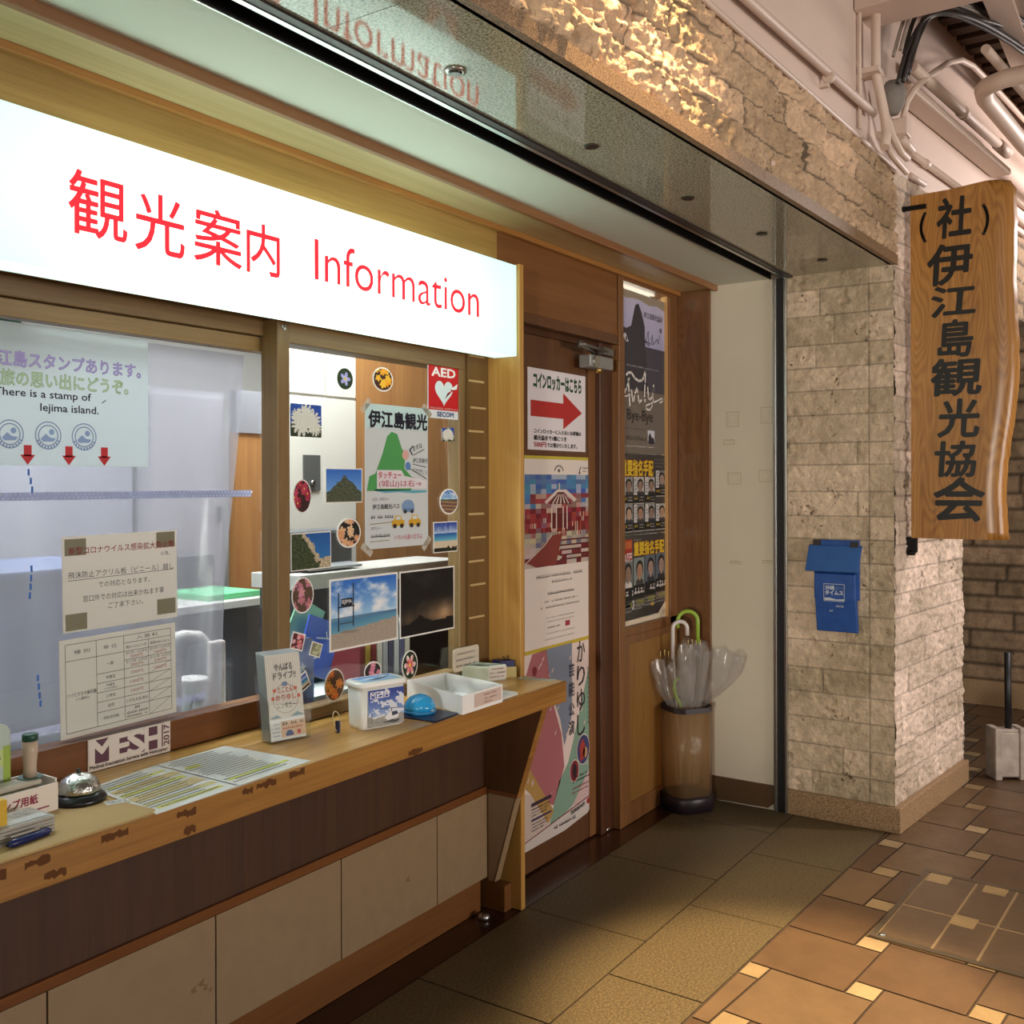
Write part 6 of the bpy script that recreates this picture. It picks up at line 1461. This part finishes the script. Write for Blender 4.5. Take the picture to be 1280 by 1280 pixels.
MB().lathe(Cw(4.15, .03, 2.97), [(.02, -.06), (.045, -.02), (.05, .03), (.03, .07)], 10).build('lump', mat('seal_grey', '#7e7872', .8, bump=.5, bscale=40), fs)
# sign letters on the far beam
A = Art(Cw(5.89, .012, 2.575), Vector((1, -.115, 0)), (0, 0, 1), .002); A.text('部', 0, 0, .125, '#22264a', 1, w=.13, bold=.05); tag(A.build('wall_letter'), 'dark blue character on the stone beam to the right of the signboard', 'letter')

# ================================================================== office furniture behind the glass
m_grey = mat('office_grey', '#84838a', .5); m_desk = mat('desk_white', '#b8b4ae', .4)
wp = struct(box('wall_wood_panel', wood('panel_wood', '#94643a', '#ac7a48', 'Z', .8, .4), (3.09, 4.6, 2.86, 2.90, .0, 2.6)), 'orange brown wooden partition inside the office')
lk = empty('white_cabinet', (2.85, 2.9, 0), 'tall shallow white steel cabinet with dark latch behind the right window', 'cabinet')
m_cab = mat('cabinet_white', '#cdc6bc', .4)
box('body', m_cab, (2.62, 3.085, 2.86, 2.905, 0, 2.2), lk)
box('upper_door', m_cab, (2.622, 2.905, 2.852, 2.86, 1.80, 2.19), lk, .002); box('upper_door', m_cab, (2.91, 3.083, 2.852, 2.86, 1.80, 2.19), lk, .002); box('lower_door', m_cab, (2.622, 3.083, 2.852, 2.86, .3, 1.79), lk, .002)
lp_ = box('latch_plate', mat('latch_grey', '#6a6a68', .4, .5), (2.78, 2.87, 2.846, 2.852, 1.42, 1.56), lk); MB().lathe((2.825, 2.846, 1.45), [(.012, 0), (.01, -.01)], 12, 'Y').build('latch_knob', m_alu, lp_)
lc = empty('low_cabinet', (2.6, 2.45, 0), 'low black cabinet with white top behind the right window', 'cabinet')
box('top', m_desk, (2.26, 3.12, 2.33, 2.56, 1.105, 1.155), lc, .003); box('body', mat('cabinet_black', '#26262a', .5, var=.2, vscale=30), (2.28, 3.10, 2.36, 2.54, 0, 1.105), lc)
pr = empty('printer', (2.5, 2.47, 1.155), 'dark grey desktop printer on the white cabinet top', 'printer'); mb = MB(); mb.box(2.29, 2.60, 2.42, 2.55, 1.156, 1.29); mb.build('body', mat('printer_grey', '#4a4a4e', .4), pr, .012); mb = MB(); mb.prism([(2.33, 2.42, 1.17), (2.58, 2.42, 1.17), (2.58, 2.36, 1.162), (2.33, 2.36, 1.162)], (0, 0, .008)); mb.build('paper_tray', mat('printer_tray', '#8a8a8c', .4), pr)
# things standing just inside the right window
o, A = sheet('blue_stand', 'light blue acrylic panel with white star leaning inside the right window', 'panel', (1.97, 2.12, .80), FRONT, .135, .20, '#8088b8', round_=.02, th=.004, rough=.3)
A.poly([(.09 + (.016 if k % 2 == 0 else .006) * math.cos(math.radians(90 + 36 * k)), .115 + (.016 if k % 2 == 0 else .006) * math.sin(math.radians(90 + 36 * k))) for k in range(10)], '#dfe2ee'); A.build('print', o)
o, A = sheet('blue_folder', 'bright blue file folder tilted inside the right window', 'folder', (2.07, 2.16, .90), FRONT, .14, .17, '#4a66c8', th=.006, tilt=-.35, rough=.25)
A.line([(.06, .05), (.075, .06), (.07, .075)], .005, '#dfe4f4'); A.line([(.05, .11), (.11, .12)], .004, '#dfe4f4'); A.line([(.085, .135), (.095, .115)], .004, '#dfe4f4'); A.build('print', o)
o, A = sheet('green_folder', 'pale green file folder behind the blue one in the right window', 'folder', (2.05, 2.20, .97), FRONT, .12, .16, '#8fc0a0', th=.006, tilt=-.5, rough=.25)
A.rect(.02, .02, .08, .05, '#d8e8dc'); A.build('print', o)
bkc = [('#7c2a30', .17), ('#c2a24a', .15), ('#8a3036', .18), ('#d8d4cc', .17), ('#a8a8b4', .19), ('#4a4a68', .18), ('#c8ccd4', .2), ('#5a5a80', .17), ('#d0ccc4', .18)]
for k, (c, hh) in enumerate(bkc):
    x = 2.36 + .028 * k; mb = MB(); mb.box(x, x + .024, 2.17, 2.32, .81, .81 + hh); o = mb.build('book', mat('book_' + c, c, .5), bevel=.002)
    nm = ['dark red', 'yellow', 'crimson', 'cream', 'lavender grey', 'slate', 'silver', 'violet', 'ivory'][k]
    tag(o, nm + ' spined book standing in a row inside the right window', 'book', 'books inside the right window')
dsk = empty('inner_desk', (1.6, 2.4, 0), 'pale inner desk directly behind the service windows', 'desk'); box('top', mat('pale_laminate', '#c8cfc8', .4), (-.6, 2.66, 2.19, 2.34, .765, .80), dsk); box('apron', m_grey, (-.6, 2.66, 2.3, 2.33, .2, .765), dsk)
# left: behind the vinyl
gc = empty('grey_cabinet', (1.9, 4.5, 0), 'pale grey double door cabinet behind the vinyl sheet', 'cabinet'); box('body', mat('pale_grey', '#989aa4', .5), (1.3, 3.04, 4.3, 4.9, 0, 1.92), gc); box('door', mat('pale_grey', '#989aa4', .5), (1.31, 2.16, 4.28, 4.3, .05, 1.90), gc, .004); box('door', mat('pale_grey', '#989aa4', .5), (2.18, 3.03, 4.28, 4.3, .05, 1.90), gc, .004)
wbd = empty('white_locker', (3.3, 4.3, 0), 'narrow white locker between the grey cabinet and the wooden partition strip', 'locker'); box('body', mat('locker_white', '#a09ca2', .5), (3.08, 3.56, 4.24, 4.6, 0, 1.93), wbd); box('door', mat('locker_white', '#a09ca2', .5), (3.10, 3.54, 4.225, 4.24, .04, 1.90), wbd, .003); MB().box(3.50, 3.52, 4.215, 4.225, 1.25, 1.33).build('handle', mat('latch_grey', '#6a6a68', .4, .5), wbd)
struct(box('wall_wood_strip', wood('panel_wood', '#94643a', '#ac7a48', 'Z', .8, .4), (3.60, 4.7, 4.2, 4.25, 0, 1.72)), 'wooden panel strip seen between vinyl sheet and window post')
struct(box('wall_grey_board', m_grey, (3.60, 4.7, 4.19, 4.24, 1.72, 1.95)), 'grey board above the wooden panel strip')
od = empty('office_desk', (2.3, 3.3, 0), 'white office desk deeper in the room', 'desk'); box('top', m_desk, (1.4, 2.75, 2.95, 3.6, .98, 1.01), od, .003); box('drawer_unit', mat('dark_drawers', '#55565e', .5), (2.2, 2.7, 3.0, 3.55, 0, .98), od)
o, A = sheet('green_file', 'bright green file lying on the office desk', 'file', (2.45, 3.0, 1.0105), TOP, .26, .30, '#58b078', th=.02); A.rect(.02, .02, .24, .28, '#62b884'); A.build('print', o)
bm_x = empty('black_machine', (2.6, 3.4, 1.01), 'black office machine on the desk behind the window post', 'machine'); mb = MB(); mb.box(2.52, 2.74, 3.32, 3.58, 1.011, 1.16); mb.box(2.48, 2.54, 3.30, 3.36, 1.011, 1.06); mb.build('body', mat('machine_black', '#2c2c30', .4), bm_x, .01)
chx = empty('tube_chair', (2.35, 2.75, 0), 'chair with bent white tube frame behind the vinyl sheet', 'chair')
MB().tube([(1.9, 2.75, .92), (2.14, 2.75, .945), (2.20, 2.75, .935), (2.235, 2.75, .90), (2.245, 2.75, .84), (2.25, 2.75, .45), (2.25, 2.75, 0)], .019, 12).build('frame', mat('white_tube', '#cfcac0', .35), chx)
MB().tube([(1.9, 3.05, 0), (1.9, 3.05, .45), (1.9, 2.75, .92)], .019, 12).build('rear_frame', mat('white_tube', '#cfcac0', .35), chx); box('seat', mat('blue_seat', '#4c5a86', .7), (1.88, 2.27, 2.7, 3.1, .44, .49), chx, .015)
bc = empty('blue_crate', (1.5, 2.6, 0), 'large blue storage bin behind the vinyl sheet', 'crate'); box('body', mat('crate_blue', '#4a5884', .5, var=.15, vscale=12), (1.40, 1.76, 2.5, 2.9, 0, 1.20), bc, .02); box('lid', mat('crate_lid', '#56648a', .5), (1.38, 1.78, 2.48, 2.92, 1.20, 1.225), bc, .008)
o, A = sheet('mint_mat', 'mint green writing mat on the inner desk', 'mat', (1.2, 2.195, .8005), TOP, .55, .13, '#a8d0c0', th=.002)
o, A = sheet('pink_form', 'pinkish paper form standing on the inner desk behind the vinyl', 'paper', (1.62, 2.26, .802), FRONT, .13, .14, '#cfb4be', th=.001); A.lines(.01, .02, .12, .12, 6, '#a48c98', 1, .4, 3, .3); A.build('print', o)
kb = empty('shelf_bracket', (1.85, 2.26, .8), 'upright white perforated bracket beside the window post', 'bracket'); mb = MB(); mb.box(1.852, 1.905, 2.26, 2.285, .802, 1.005); mb.build('plate', mat('bracket_white', '#d4c4bc', .4), kb, .008)
for z in (.84, .88, .925, .965): MB().lathe((1.88, 2.26, z), [(.007, 0), (.0055, -.004)], 12, 'Y').build('hole_cap', mat('cap_white', '#e8e4e0', .4), kb)
cpu = empty('paper_cup', (1.77, 2.27, .802), 'white cup standing on the inner desk at the vinyl edge', 'cup'); MB().lathe((1.795, 2.275, .802), [(.030, 0), (.036, .05), (.044, .095), (.046, .11), (.041, .11)], 24).build('body', mat('cup_white', '#d8d4ce', .4), cpu); MB().lathe((1.79, 2.231, .865), [(.006, 0), (.006, -.001)], 10, 'Y').build('mark', mat('pink_mark', '#b86a70', .5), cpu)
ep = struct(box('wall_green_edge', mat('teal_board', '#2a8a78', .5), (1.0, 1.262, 2.19, 2.195, 1.802, 1.86)), 'teal strip at the upper left corner behind the glass')
# reflective fluorescent fixtures on the office ceiling
for i, (lx, ly) in enumerate(((1.2, 2.85), (2.55, 2.48), (1.9, 3.7), (4.0, 3.9))):
    o = box('ceiling_light', mat('fixture_white', '#e8e8e8', .5), (lx - .62, lx + .62, ly - .17, ly + .17, 2.56, 2.598)); tag(o, 'white ceiling light fixture ' + ['over the inner desk by the left window', 'by the wooden partition', 'over the grey double door cabinet', 'in the far right corner of the office'][i], 'ceiling light', 'office ceiling lights')
